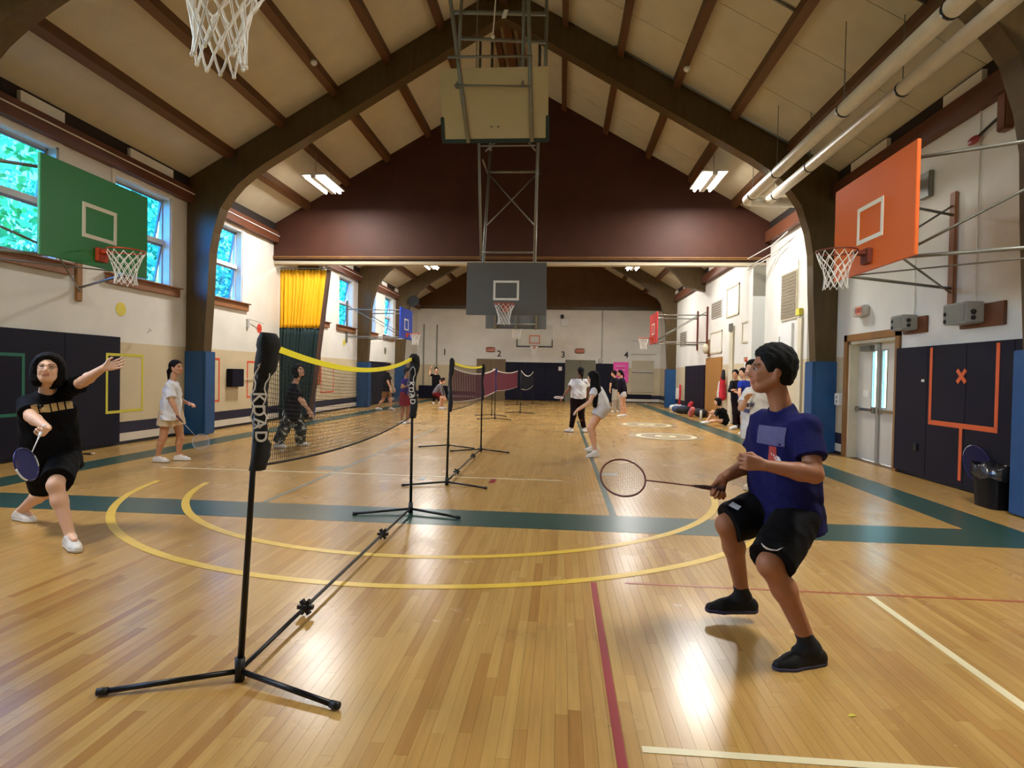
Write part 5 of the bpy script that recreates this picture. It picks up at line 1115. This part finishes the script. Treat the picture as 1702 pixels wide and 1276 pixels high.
decal(p1['_bottom'], (0.973, 3.400, 0.775), (-.6,-.8,.1), (.8,-.6,-.3), [[(-.03,-.012),(.03,-.012),(.035,.012),(-.025,.012)]], 'print_white', 'hem_print')
racket('rust red racket held by the player in navy', (0.951, 3.460, 0.861), (0.243, 3.400, 0.931), (.1,-.85,.52), 'racket_rust', 'string_pale', 'grip_brown', 'racket_rust', hw=.112, hl=.13, sr=.0006)
# ---- lunging player on the left
p2 = person('lunging player in black T-shirt and shorts at the left', dict(
    head=(-4.388, 4.720, 1.458), neck=(-4.478, 4.800, 1.273), pelvis=(-4.498, 4.880, 0.670), shL=(-4.406, 4.920, 1.271), elL=(-4.136, 4.800, 1.364), wrL=(-3.887, 4.720, 1.483), shR=(-4.562, 4.700, 1.160), elR=(-4.345, 4.510, 1.075), wrR=(-4.093, 4.400, 0.997),
    hipax=(.85,.5,0), knL=(-4.160, 4.550, 0.506), anL=(-3.997, 4.520, 0.094), toL=(-3.773, 4.360, 0.080), knR=(-4.684, 5.020, 0.334), anR=(-5.159, 5.250, 0.091), toR=(-4.819, 5.140, 0.055)),
    (-4.3, 4.8, 0), .0072, (.55,-.78,.22), 1.06, 'pale', 'bob', (12,10,11), top=dict(m='tee_black', hem=-.10, sleeve=.78, bulk=1.4, flare=1.06), bottom=dict(m='shorts_black', kind='shorts', len=.86, r=.118, r2=.112),
    shoes=dict(m='shoe_white', sole='sole_white', lace='sole_white'), hands=dict(L=dict(d=(.9,.2,.3), side=(-.3,0,1), curl=.12), R=dict(d=(.55,-.75,-.3), side=(-.3,-.5,-.8), curl=1.1, thumb=-1)), glasses=True)
fr2 = p2['_frame']
for i in range(5): decal(p2['_shirt'], (-4.334, 4.700, 1.150), (.5,-.86,.1), (.86,.5,.25), [[(-.115+i*.047,-.04),(-.078+i*.047,-.04),(-.078+i*.047,.03),(-.115+i*.047,.03)]], 'print_tan', 'letter_print')
hd = nrm((.55,-.75,-.3)); hsd = V3(-.3,-.5,-.8); hsd = nrm(hsd-hd*np.dot(hsd, hd)); fist = p2['wrR']+hd*.082-np.cross(hd, hsd)*.03      # the grip runs through the closed hand
ax2 = nrm(V3((-3.800, 3.880, 0.730))-fist); butt2 = fist-ax2*.06
racket('dark blue racket with white rim tips held by the lunging player', butt2, butt2+ax2*.67, (.87,.26,.4), 'racket_blue', 'string_blue', 'racket_white', 'racket_white', sr=.0018, ns=34, tipm='racket_white')
# ---- woman in white at the blue pillar pad
p3 = person('woman in loose white T-shirt and beige shorts by the blue pillar pad', dict(
    head=(-6.088, 8.900, 1.500), neck=(-6.147, 8.900, 1.297), pelvis=(-6.172, 8.900, 0.769), shR=(-6.078, 8.730, 1.216), elR=(-5.987, 8.660, 0.967), wrR=(-5.911, 8.680, 0.780), shL=(-6.232, 9.070, 1.216), elL=(-6.222, 9.180, 0.967), wrL=(-6.003, 9.100, 0.927),
    hipax=(.1,1,0), knR=(-6.229, 8.800, 0.384), anR=(-6.331, 8.820, 0.093), toR=(-6.105, 8.800, 0.045), knL=(-6.087, 9.020, 0.374), anL=(-6.129, 9.040, 0.078), toL=(-5.903, 9.040, 0.036)),
    (-6.1, 8.95, 0), .0095, (1,-.12,.04), .96, 'mid', 'pony', (24,16,14), top=dict(m='tee_white', hem=-.10, sleeve=.75, bulk=2.2, flare=1.12), bottom=dict(m='shorts_beige', kind='shorts', len=.5, r=.125, r2=.125), shoes=dict(m='shoe_white', sole='sole_white', lace='black_rubber'), hands=dict(R=dict(d=(.3,0,-1), side=(1,0,0), curl=.9)), sex='f')
racket('thin grey racket hanging from the hand of the woman in white', (-5.879, 8.620, 0.757), (-5.260, 8.400, 0.309), (.4,-.9,.2), 'shaft_grey', 'string_pale', 'grip_brown', 'shaft_grey', sr=.0006)
# ---- player in camouflage trousers behind the nearest net
p4 = person('player in dark T-shirt and baggy camouflage trousers behind the nearest net', dict(
    head=(-5.074, 11.100, 1.475), neck=(-5.156, 11.100, 1.238), pelvis=(-5.197, 11.100, 0.638), shR=(-5.095, 10.920, 1.126), elR=(-4.917, 10.850, 0.925), wrR=(-4.762, 10.880, 0.743), shL=(-5.235, 11.300, 1.138), elL=(-5.132, 11.380, 0.910), wrL=(-4.970, 11.300, 0.726),
    hipax=(.35,.93,0), knR=(-5.291, 10.950, 0.355), anR=(-5.395, 10.900, 0.066), toR=(-5.166, 10.850, -0.013), knL=(-5.045, 11.150, 0.331), anL=(-5.113, 11.280, 0.054), toL=(-4.840, 11.220, 0.009)),
    (-5.2, 11.1, 0), .0105, (.86,-.3,.42), 1.0, 'light', 'bob', (18,14,14), top=dict(m='shirt_dark', hem=-.08, sleeve=.8, bulk=1.8), bottom=dict(m='camo_cloth', kind='trousers', len=1.96, r=.125, r2=.11, r3=.1), shoes=dict(m='shoe_white', sole='sole_white'))
# ---- far left group
p5 = person('walker in black T-shirt and tan shorts before the navy mat of the far hall', dict(
    head=(-6.648, 22.500, 1.704), neck=(-6.716, 22.500, 1.491), pelvis=(-6.754, 22.500, 0.833), shR=(-6.679, 22.300, 1.398), elR=(-6.612, 22.250, 1.097), wrR=(-6.499, 22.200, 0.868), shL=(-6.750, 22.700, 1.397), elL=(-6.654, 22.800, 1.090), wrL=(-6.529, 22.800, 0.854),
    hipax=(0,1,0), knR=(-6.837, 22.400, 0.412), anR=(-7.071, 22.400, 0.102), toR=(-6.878, 22.400, -0.011), knL=(-6.609, 22.600, 0.432), anL=(-6.604, 22.600, 0.102), toL=(-6.386, 22.600, 0.036)),
    (-6.6, 22.5, 0), .015, (1,0,0), 1.0, 'light', 'bob', (24,18,18), top=dict(m='tee_black', hem=-.1, sleeve=.7, bulk=1.5), bottom=dict(m='shorts_tan', kind='shorts', len=.8), shoes=white_shoes, face=True)
racket('small racket carried by the walker in black', (-6.553, 22.800, 0.877), (-6.273, 22.700, 0.246), (.3,-1,0), 'shaft_grey', 'string_pale', sr=.001, ns=12)
p6 = person('girl in purple top and red skirt shorts beside the far net pole', dict(
    head=(-4.408, 16.800, 1.505), neck=(-4.476, 16.800, 1.311), pelvis=(-4.487, 16.800, 0.856), shR=(-4.475, 16.600, 1.243), elR=(-4.503, 16.520, 1.054), wrR=(-4.292, 16.450, 1.111), shL=(-4.474, 17.000, 1.239), elL=(-4.448, 17.050, 1.026), wrL=(-4.285, 16.900, 1.121),
    hipax=(.2,1,0), knR=(-4.506, 16.700, 0.406), anR=(-4.554, 16.700, 0.091), toR=(-4.384, 16.600, 0.016), knL=(-4.399, 16.900, 0.414), anL=(-4.429, 16.900, 0.096), toL=(-4.236, 16.850, 0.034)),
    (-4.4, 16.8, 0), .012, (.95,-.25,.05), .92, 'mid', 'short', (36,26,34), top=dict(m='tee_purple', hem=.0, sleeve=.5), bottom=dict(m='skirt_red', kind='shorts', len=.75, r=.12, r2=.13), shoes=white_shoes, sex='f')
p7 = person('far player in dark shirt raising a hand at the far wall', dict(
    head=(-5.960, 28.000, 1.621), neck=(-5.986, 28.000, 1.417), pelvis=(-5.946, 28.000, 0.808), shR=(-6.081, 27.900, 1.358), elR=(-6.258, 27.900, 1.412), wrR=(-6.204, 27.900, 1.674), shL=(-5.837, 28.000, 1.333), elL=(-5.744, 28.000, 1.074), wrL=(-5.740, 28.000, 0.813),
    knR=(-6.005, 27.900, 0.375), anR=(-6.051, 28.000, 0.079), toR=(-6.043, 27.700, 0.007), knL=(-5.821, 28.000, 0.375), anL=(-5.786, 28.000, 0.085), toL=(-5.685, 27.800, 0.010)), (-6, 28, 0), .017, (.3,-1,0), 1.0, 'light', 'short', (30,24,20), top=dict(m='tee_black', sleeve=.7, hem=-.08), bottom=dict(m='pants_black', kind='trousers', len=1.9), shoes=white_shoes)
p8 = person('crouching player in grey top and maroon shorts near the far wall', dict(
    head=(-4.798, 24.000, 1.162), neck=(-4.897, 24.000, 1.036), pelvis=(-5.117, 24.000, 0.658), shR=(-4.909, 23.820, 0.964), elR=(-4.825, 23.800, 0.695), wrR=(-4.721, 23.800, 0.475), shL=(-4.933, 24.180, 0.982), elL=(-4.830, 24.200, 0.708), wrL=(-4.750, 24.200, 0.484),
    hipax=(0,1,0), knR=(-4.821, 23.800, 0.473), anR=(-4.900, 23.850, 0.098), toR=(-4.724, 23.850, 0.028), knL=(-4.827, 24.200, 0.482), anL=(-4.871, 24.200, 0.105), toL=(-4.692, 24.200, 0.034)), (-4.9, 24, 0), .015, (1,0,-.15), .95, 'light', 'short', (60,30,28), top=dict(m='knit_grey', sleeve=1.7, hem=-.05), bottom=dict(m='shorts_maroon', kind='shorts', len=.8), shoes=white_shoes)
# ---- middle players
p9 = person('player with ponytail in white T-shirt and dark leggings seen from behind', dict(
    head=(0.534, 15.500, 1.590), neck=(0.506, 15.500, 1.401), pelvis=(0.486, 15.500, 0.864), shL=(0.335, 15.500, 1.334), elL=(0.213, 15.400, 1.113), wrL=(0.091, 15.300, 0.942), shR=(0.680, 15.500, 1.341), elR=(0.767, 15.600, 1.120), wrR=(0.729, 15.700, 0.909),
    hipax=(-1,0,0), knL=(0.368, 15.450, 0.454), anL=(0.313, 15.500, 0.102), toL=(0.190, 15.600, 0.026), knR=(0.573, 15.500, 0.456), anR=(0.660, 15.550, 0.122), toR=(0.733, 15.750, 0.058)), (.45, 15.5, 0), .0115, (-.25,.97,0), 1.02, 'dark', 'pony', (12,10,11), top=dict(m='tee_white', sleeve=.55, hem=.02, bulk=1.5), bottom=dict(m='pants_black', kind='trousers', len=1.88, r=.12, r2=.078, r3=.062), shoes=dict(m='shoe_white', sole='sole_grey', sock='sock_white'), sex='f')
racket('pale racket low in the left hand of the player with ponytail', (0.121, 15.300, 0.974), (-0.077, 14.850, 0.909), (.2,.2,1), 'racket_white', 'string_pale', sr=.001, ns=14)
p10 = person('long-haired player in white top and pale shorts crouching in the middle', dict(
    head=(0.603, 11.000, 1.457), neck=(0.673, 11.000, 1.279), pelvis=(0.802, 11.000, 0.914), shL=(0.620, 10.830, 1.216), elL=(0.553, 10.720, 1.022), wrL=(0.359, 10.660, 0.890), shR=(0.752, 11.170, 1.232), elR=(0.617, 11.300, 1.019), wrR=(0.414, 11.300, 0.900),
    hipax=(-.35,-.9,0), knL=(0.559, 10.840, 0.542), anL=(0.682, 10.920, 0.094), toL=(0.525, 10.820, 0.036), knR=(0.621, 11.180, 0.525), anR=(0.695, 11.350, 0.142), toR=(0.523, 11.300, 0.085)), (.65, 11, 0), .0095, (-.85,.42,-.2), .97, 'light', 'long', (11,10,11), top=dict(m='tee_white', sleeve=.4, hem=.0, bulk=1.2), bottom=dict(m='shorts_white', kind='shorts', len=.42, r=.12, r2=.12), shoes=dict(m='shoe_white', sole='shoe_white', sock='sock_white', sockh=.06), sex='f', extra=dict(hang=(-.02,-.3,-1), hairlen=.56))
p11 = person('far player in grey trousers and dark top with white sleeve', dict(
    head=(2.199, 24.500, 1.594), neck=(2.252, 24.500, 1.421), pelvis=(2.336, 24.500, 0.927), shL=(2.166, 24.350, 1.371), elL=(2.069, 24.300, 1.173), wrL=(2.049, 24.300, 0.975), shR=(2.361, 24.600, 1.348), elR=(2.464, 24.600, 1.151), wrR=(2.444, 24.600, 0.927), hipax=(-.8,-.6,0),
    knL=(2.237, 24.400, 0.557), anL=(2.257, 24.500, 0.082), toL=(2.151, 24.400, 0.011), knR=(2.418, 24.500, 0.557), anR=(2.463, 24.600, 0.081), toR=(2.381, 24.500, 0.010)), (2.3, 24.5, 0), .015, (-.9,.2,0), 1.0, 'light', 'short', (40,16,16), top=dict(m='shirt_dark', sleeve=.8, hem=.02), bottom=dict(m='pants_grey', kind='trousers', len=1.9, r=.125, r2=.1, r3=.09), shoes=white_shoes)
p12 = person('far player in plum hooded top and pale shorts facing left', dict(
    head=(2.194, 22.000, 1.610), neck=(2.264, 22.000, 1.434), pelvis=(2.342, 22.000, 0.879), shL=(2.207, 21.850, 1.345), elL=(2.164, 21.800, 1.102), wrL=(2.147, 21.800, 0.859), shR=(2.348, 22.150, 1.345), elR=(2.403, 22.200, 1.077), wrR=(2.342, 22.200, 0.828), hipax=(-.2,-1,0),
    knL=(2.275, 21.900, 0.460), anL=(2.310, 21.950, 0.103), toL=(2.153, 21.900, 0.014), knR=(2.384, 22.100, 0.453), anR=(2.441, 22.150, 0.115), toR=(2.283, 22.100, 0.047)), (2.35, 22, 0), .0145, (-1,.1,0), .98, 'light', 'pony', (30,14,20), top=dict(m='hoodie_plum', sleeve=1.8, hem=-.05, bulk=1.6), bottom=dict(m='shorts_white', kind='shorts', len=.35, r=.118, r2=.12), shoes=white_shoes, sex='f')
# ---- people waiting along the right wall
p13 = person('girl in black sitting on the floor by the oak door', dict(
    head=(4.951, 19.000, 0.743), neck=(5.067, 19.000, 0.555), pelvis=(5.206, 19.000, 0.141), shL=(4.937, 18.850, 0.485), elL=(4.824, 18.750, 0.301), wrL=(4.736, 18.700, 0.377), shR=(5.183, 19.150, 0.492), elR=(5.173, 19.300, 0.252), wrR=(5.015, 19.200, 0.274), hipax=(-.3,-.95,0),
    knL=(4.814, 18.700, 0.174), anL=(4.615, 18.700, 0.131), toL=(4.475, 18.650, 0.132), knR=(4.854, 19.100, 0.430), anR=(4.657, 19.100, 0.100), toR=(4.459, 19.050, 0.080)), (5.3, 19, 0), .012, (-.95,-.2,-.05), .93, 'light', 'bob', (14,12,12), top=dict(m='tee_black', sleeve=.9, hem=-.05, bulk=1.5), bottom=dict(m='shorts_black', kind='shorts', len=.4), shoes=dict(m='shoe_white', sole='sole_white', ah=.6), sex='f')
p14 = person('person dressed all in black with folded arms by the right wall', dict(
    head=(5.252, 18.200, 1.620), neck=(5.292, 18.200, 1.439), pelvis=(5.323, 18.200, 0.896), shL=(5.142, 18.100, 1.365), elL=(5.036, 17.950, 1.133), wrL=(5.164, 17.850, 1.102), shR=(5.429, 18.300, 1.368), elR=(5.391, 18.150, 1.117), wrR=(5.192, 17.950, 1.154), hipax=(-.8,-.5,0),
    knL=(5.252, 18.100, 0.466), anL=(5.276, 18.150, 0.065), toL=(5.130, 18.000, 0.002), knR=(5.387, 18.200, 0.463), anR=(5.444, 18.300, 0.075), toR=(5.316, 18.100, 0.016)), (5.4, 18.2, 0), .0125, (-.6,-.75,0), 1.03, 'mid', 'short', (14,11,11), top=dict(m='shirt_dark', sleeve=1.8, hem=-.08), bottom=dict(m='pants_black', kind='trousers', len=1.95, r=.115, r2=.08, r3=.065), shoes=dict(m='shoe_black', sole='sole_dark'))
p15 = person('person in blue T-shirt behind the one in black', dict(
    head=(4.862, 16.200, 1.642), neck=(4.899, 16.200, 1.450), pelvis=(4.943, 16.200, 0.903), shL=(4.792, 16.100, 1.369), elL=(4.737, 16.000, 1.146), wrL=(4.742, 15.950, 0.973), shR=(5.041, 16.300, 1.371), elR=(5.094, 16.300, 1.129), wrR=(5.021, 16.200, 0.937), hipax=(-.8,-.5,0),
    knL=(4.861, 16.100, 0.473), anL=(4.886, 16.150, 0.099), toL=(4.734, 16.000, 0.030), knR=(5.032, 16.250, 0.466), anR=(5.073, 16.300, 0.090), toR=(4.950, 16.150, 0.037)), (4.95, 16.2, 0), .0125, (-.8,-.55,0), 1.0, 'light', 'short', (20,15,14), top=dict(m='tee_blue', sleeve=.6, hem=-.06), bottom=dict(m='shorts_black', kind='shorts', len=.85), shoes=white_shoes)
p16 = person('person in long cream printed T-shirt standing behind the player in navy', dict(
    head=(2.618, 8.300, 1.617), neck=(2.664, 8.300, 1.403), pelvis=(2.685, 8.300, 0.867), shL=(2.539, 8.150, 1.314), elL=(2.403, 8.020, 1.108), wrL=(2.426, 7.900, 1.225), shR=(2.819, 8.450, 1.328), elR=(2.825, 8.400, 1.080), wrR=(2.664, 8.250, 1.084), hipax=(-.6,-.8,0),
    knL=(2.631, 8.200, 0.466), anL=(2.640, 8.250, 0.114), toL=(2.485, 8.100, 0.055), knR=(2.760, 8.350, 0.450), anR=(2.785, 8.400, 0.109), toR=(2.626, 8.200, 0.073)), (2.7, 8.3, 0), .0095, (-.85,-.5,0), 1.0, 'light', 'short', (14,12,13), top=dict(m='tee_cream', sleeve=.75, hem=-.18, bulk=2.0, flare=1.08), bottom=dict(m='pants_black', kind='trousers', len=1.9, r=.115, r2=.085, r3=.07), shoes=dict(m='shoe_cream', sole='sole_white'))
Q16 = (2.536, 8.100, 1.155)
for dx, dz in ((0, 0), (-.06, -.09), (.05, -.16)): decal(p16['_shirt'], (Q16[0]+dx, Q16[1], Q16[2]+dz), (-.6,-.8,0), (.8,-.6,0), [[(-.05,-.02),(.04,-.03),(.05,.02),(-.03,.03)]], 'print_grey', 'shirt_print')

# ================================================================ THINGS ON THE FLOOR AND ALONG THE RIGHT WALL
def blob(name, label, cat, prims, m, vox=.02, group=None, k=.04, wr=.006):
    f = Field(vox, k)
    for a, b, ra, rb in prims: f.cone(a, b, ra, rb)
    lo = min(min(p[0][2]-p[2], p[1][2]-p[3]) for p in prims)
    o = np_obj(name, f.mesh([((0,0,max(lo, .004)), (0,0,-1))], wrinkle=(wr, 40, 1.)), m, None, relax=2); return tag(o, label, cat, group)
mat('bag_blue', (70,86,120), .8, .2, 8); mat('bag_pink', (206,120,120), .8, .15, 8); mat('bag_red', (196,44,52), .8, .15, 8)
G = 'bags along the right wall'
blob('duffel_bag', 'white bundle of clothes at the far end of the right wall', 'bag', [((5.1,27.2,.12),(5.3,26.4,.14),.13,.15)], 'cloth_white', group=G)
blob('duffel_bag', 'grey blue bag on the floor beside the white bundle', 'bag', [((5.0,26.0,.13),(5.25,25.3,.15),.14,.17)], 'bag_blue', group=G)
blob('duffel_bag', 'black bag on the floor under the violet navy mat', 'bag', [((4.98,25.0,.13),(5.2,24.6,.16),.14,.17)], 'cloth_dark', group=G)
blob('backpack', 'red backpack leaning on the violet navy mat', 'backpack', [((5.36,24.9,.2),(5.45,24.9,.42),.12,.1)], 'bag_red', group=G)
blob('duffel_bag', 'black bag beside the pink bag', 'bag', [((5.35,23.3,.16),(5.4,22.7,.16),.16,.16)], 'cloth_dark', group=G)
blob('tote_bag', 'pale pink tote bag on the floor by the right wall', 'bag', [((5.0,22.9,.12),(5.02,22.7,.3),.12,.1)], 'bag_pink', group=G)
e = thing('water_bottle', 'white water bottle standing before the oak door', 'bottle', (5.0, 21.3, 0)); MB().tube([(5.0,21.3,0),(5.0,21.3,.3),(5.0,21.3,.34),(5.0,21.3,.36)], [.045,.045,.03,.022], 12).build('bottle_body', 'white_metal', e, True); MB().tube([(5.0,21.3,.36),(5.0,21.3,.41)], .026, 10).build('cap', 'black_rubber', e, True)
blob('towel', 'white towel on the floor by the sitting girl', 'towel', [((5.2,17.9,.03),(5.0,17.6,.03),.08,.06)], 'cloth_white')
blob('towel', 'pale paper bag beside the person in black', 'bag', [((5.48,18.75,.1),(5.5,18.7,.18),.08,.06)], 'cloth_white')
e = thing('hanging_jacket', 'red jacket hanging on the cream wall beside the oak door', 'jacket', (XR-.1, 20.55, .8))
f = Field(.018, .04); f.cone((XR-.13,20.55,1.5), (XR-.14,20.5,.85), .09, .12); f.cone((XR-.12,20.6,1.45), (XR-.13,20.8,.95), .06, .06); np_obj('jacket_body', f.mesh(wrinkle=(.006,40,1.)), 'cloth_red', e, relax=2)
f = Field(.018, .03); f.cone((XR-.12,20.5,1.75), (XR-.13,20.5,1.5), .05, .08); np_obj('jacket_hood', f.mesh(), 'cloth_dark', e, relax=2)
e = thing('hanging_towel', 'white cloth hanging beside the red jacket', 'cloth', (XR-.1, 21.0, .7)); f = Field(.018, .03); f.cone((XR-.1,20.98,1.35), (XR-.1,21.05,1.0), .05, .08); f.cone((XR-.1,21.05,.95), (XR-.1,21.02,.6), .08, .06); np_obj('cloth_body', f.mesh(wrinkle=(.006,40,2.)), 'cloth_white', e, relax=2)
e = thing('folded_stand', 'red post with a white tag leaning at the far right pillar', 'post', (5.5, 27.6, 0)); MB().tube([(5.5,27.6,.02),(5.55,27.75,1.15)], .05, 8).build('post', 'cloth_red', e); MB().box((5.3,27.45,.55),(5.44,27.49,1.0)).build('tag_sheet', 'cloth_white', e)
def shuttle(label, x, y):
    e = thing('shuttlecock', label, 'shuttlecock', (x, y, 0), 'shuttlecocks on the floor'); MB().sphere((x, y, .014), .014, 10, 6).build('cork', 'cloth_white', e, True)
    b = MB(); n = 12
    for j in range(n):
        a = 2*PI*j/n; d = Vector((1, .012*0, .0)); r1 = .032; p0 = Vector((x+.01, y+.009*math.cos(a), .014+.009*math.sin(a))); p1 = Vector((x+.07, y+r1*math.cos(a), .034+r1*math.sin(a))); t = Vector((0, -math.sin(a), math.cos(a)))*.009
        b.add([p0, p1-t, p1+Vector((.004,0,0)), p1+t], [(0,1,2,3)])
    b.build('feathers', 'net_white', e)
shuttle('white shuttlecock on the floor before the far blue pad', (-8.287, 22.438, 0.000)[0], (-8.287, 22.438, 0.000)[1])
shuttle('shuttlecock near the far bags on the floor', (4.595, 32.197, 0.000)[0], (4.595, 32.197, 0.000)[1])
e = thing('paper_scrap', 'tiny pale scrap on the floor at the lower right', 'paper', (2.4, 3.0, 0)); x, y, z = (1.867, 2.862, 0.000); MB().add([(x-.02,y-.01,.001),(x+.02,y,.001),(x+.005,y+.015,.004),(x-.012,y+.01,.002),(x-.02,y-.01,.0035),(x+.02,y,.0035)], [(0,1,2,3),(3,2,5,4)]).build('scrap', 'tape_yellow2', e); e.location = (x, y, 0)
e = thing('floor_debris', 'small dark and white object lying near the navy mat', 'debris', (-7.902, 9.294, 0.000)); x, y, z = (-7.902, 9.294, 0.000); MB().tube([(x-.09,y,.02),(x+.03,y+.02,.02)], [.012,.018], 8).build('stem', 'black_rubber', e, True); MB().tube([(x+.03,y+.02,.02),(x+.08,y+.03,.022)], [.018,.022], 8).build('tip', 'shoe_cream', e, True)
# blue strung racket head resting behind the bin
racket('large blue strung racket leaning behind the black trash bin', (5.53, 7.82, .06), (5.545, 8.50, .60), (-1,-.05,.1), 'racket_blue', 'string_blue', hw=.2, hl=.3, sr=.0016, ns=26, tipm='racket_white')
# flying shuttle on the wall beside the yellow dot
e = thing('shuttlecock', 'pale shuttlecock in flight before the white wall', 'shuttlecock', (-8.200, 11.179, 2.249)); c = Vector((-8.200, 11.145, 2.222)); MB().sphere(c+Vector((0,-.04,-.03)), .014, 8, 6).build('cork', 'cloth_white', e, True); b = MB()
for j in range(12):
    a = 2*PI*j/12; ax = Vector((0,.8,.6)); u = Vector((1,0,0)); v = ax.cross(u); p0 = c+Vector((0,-.035,-.026)); p1 = c+ax*.035+(u*math.cos(a)+v*math.sin(a))*.033; t = (-u*math.sin(a)+v*math.cos(a))*.009; b.add([p0, p1-t, p1+t], [(0,1,2)])
b.build('feathers', 'net_white', e)
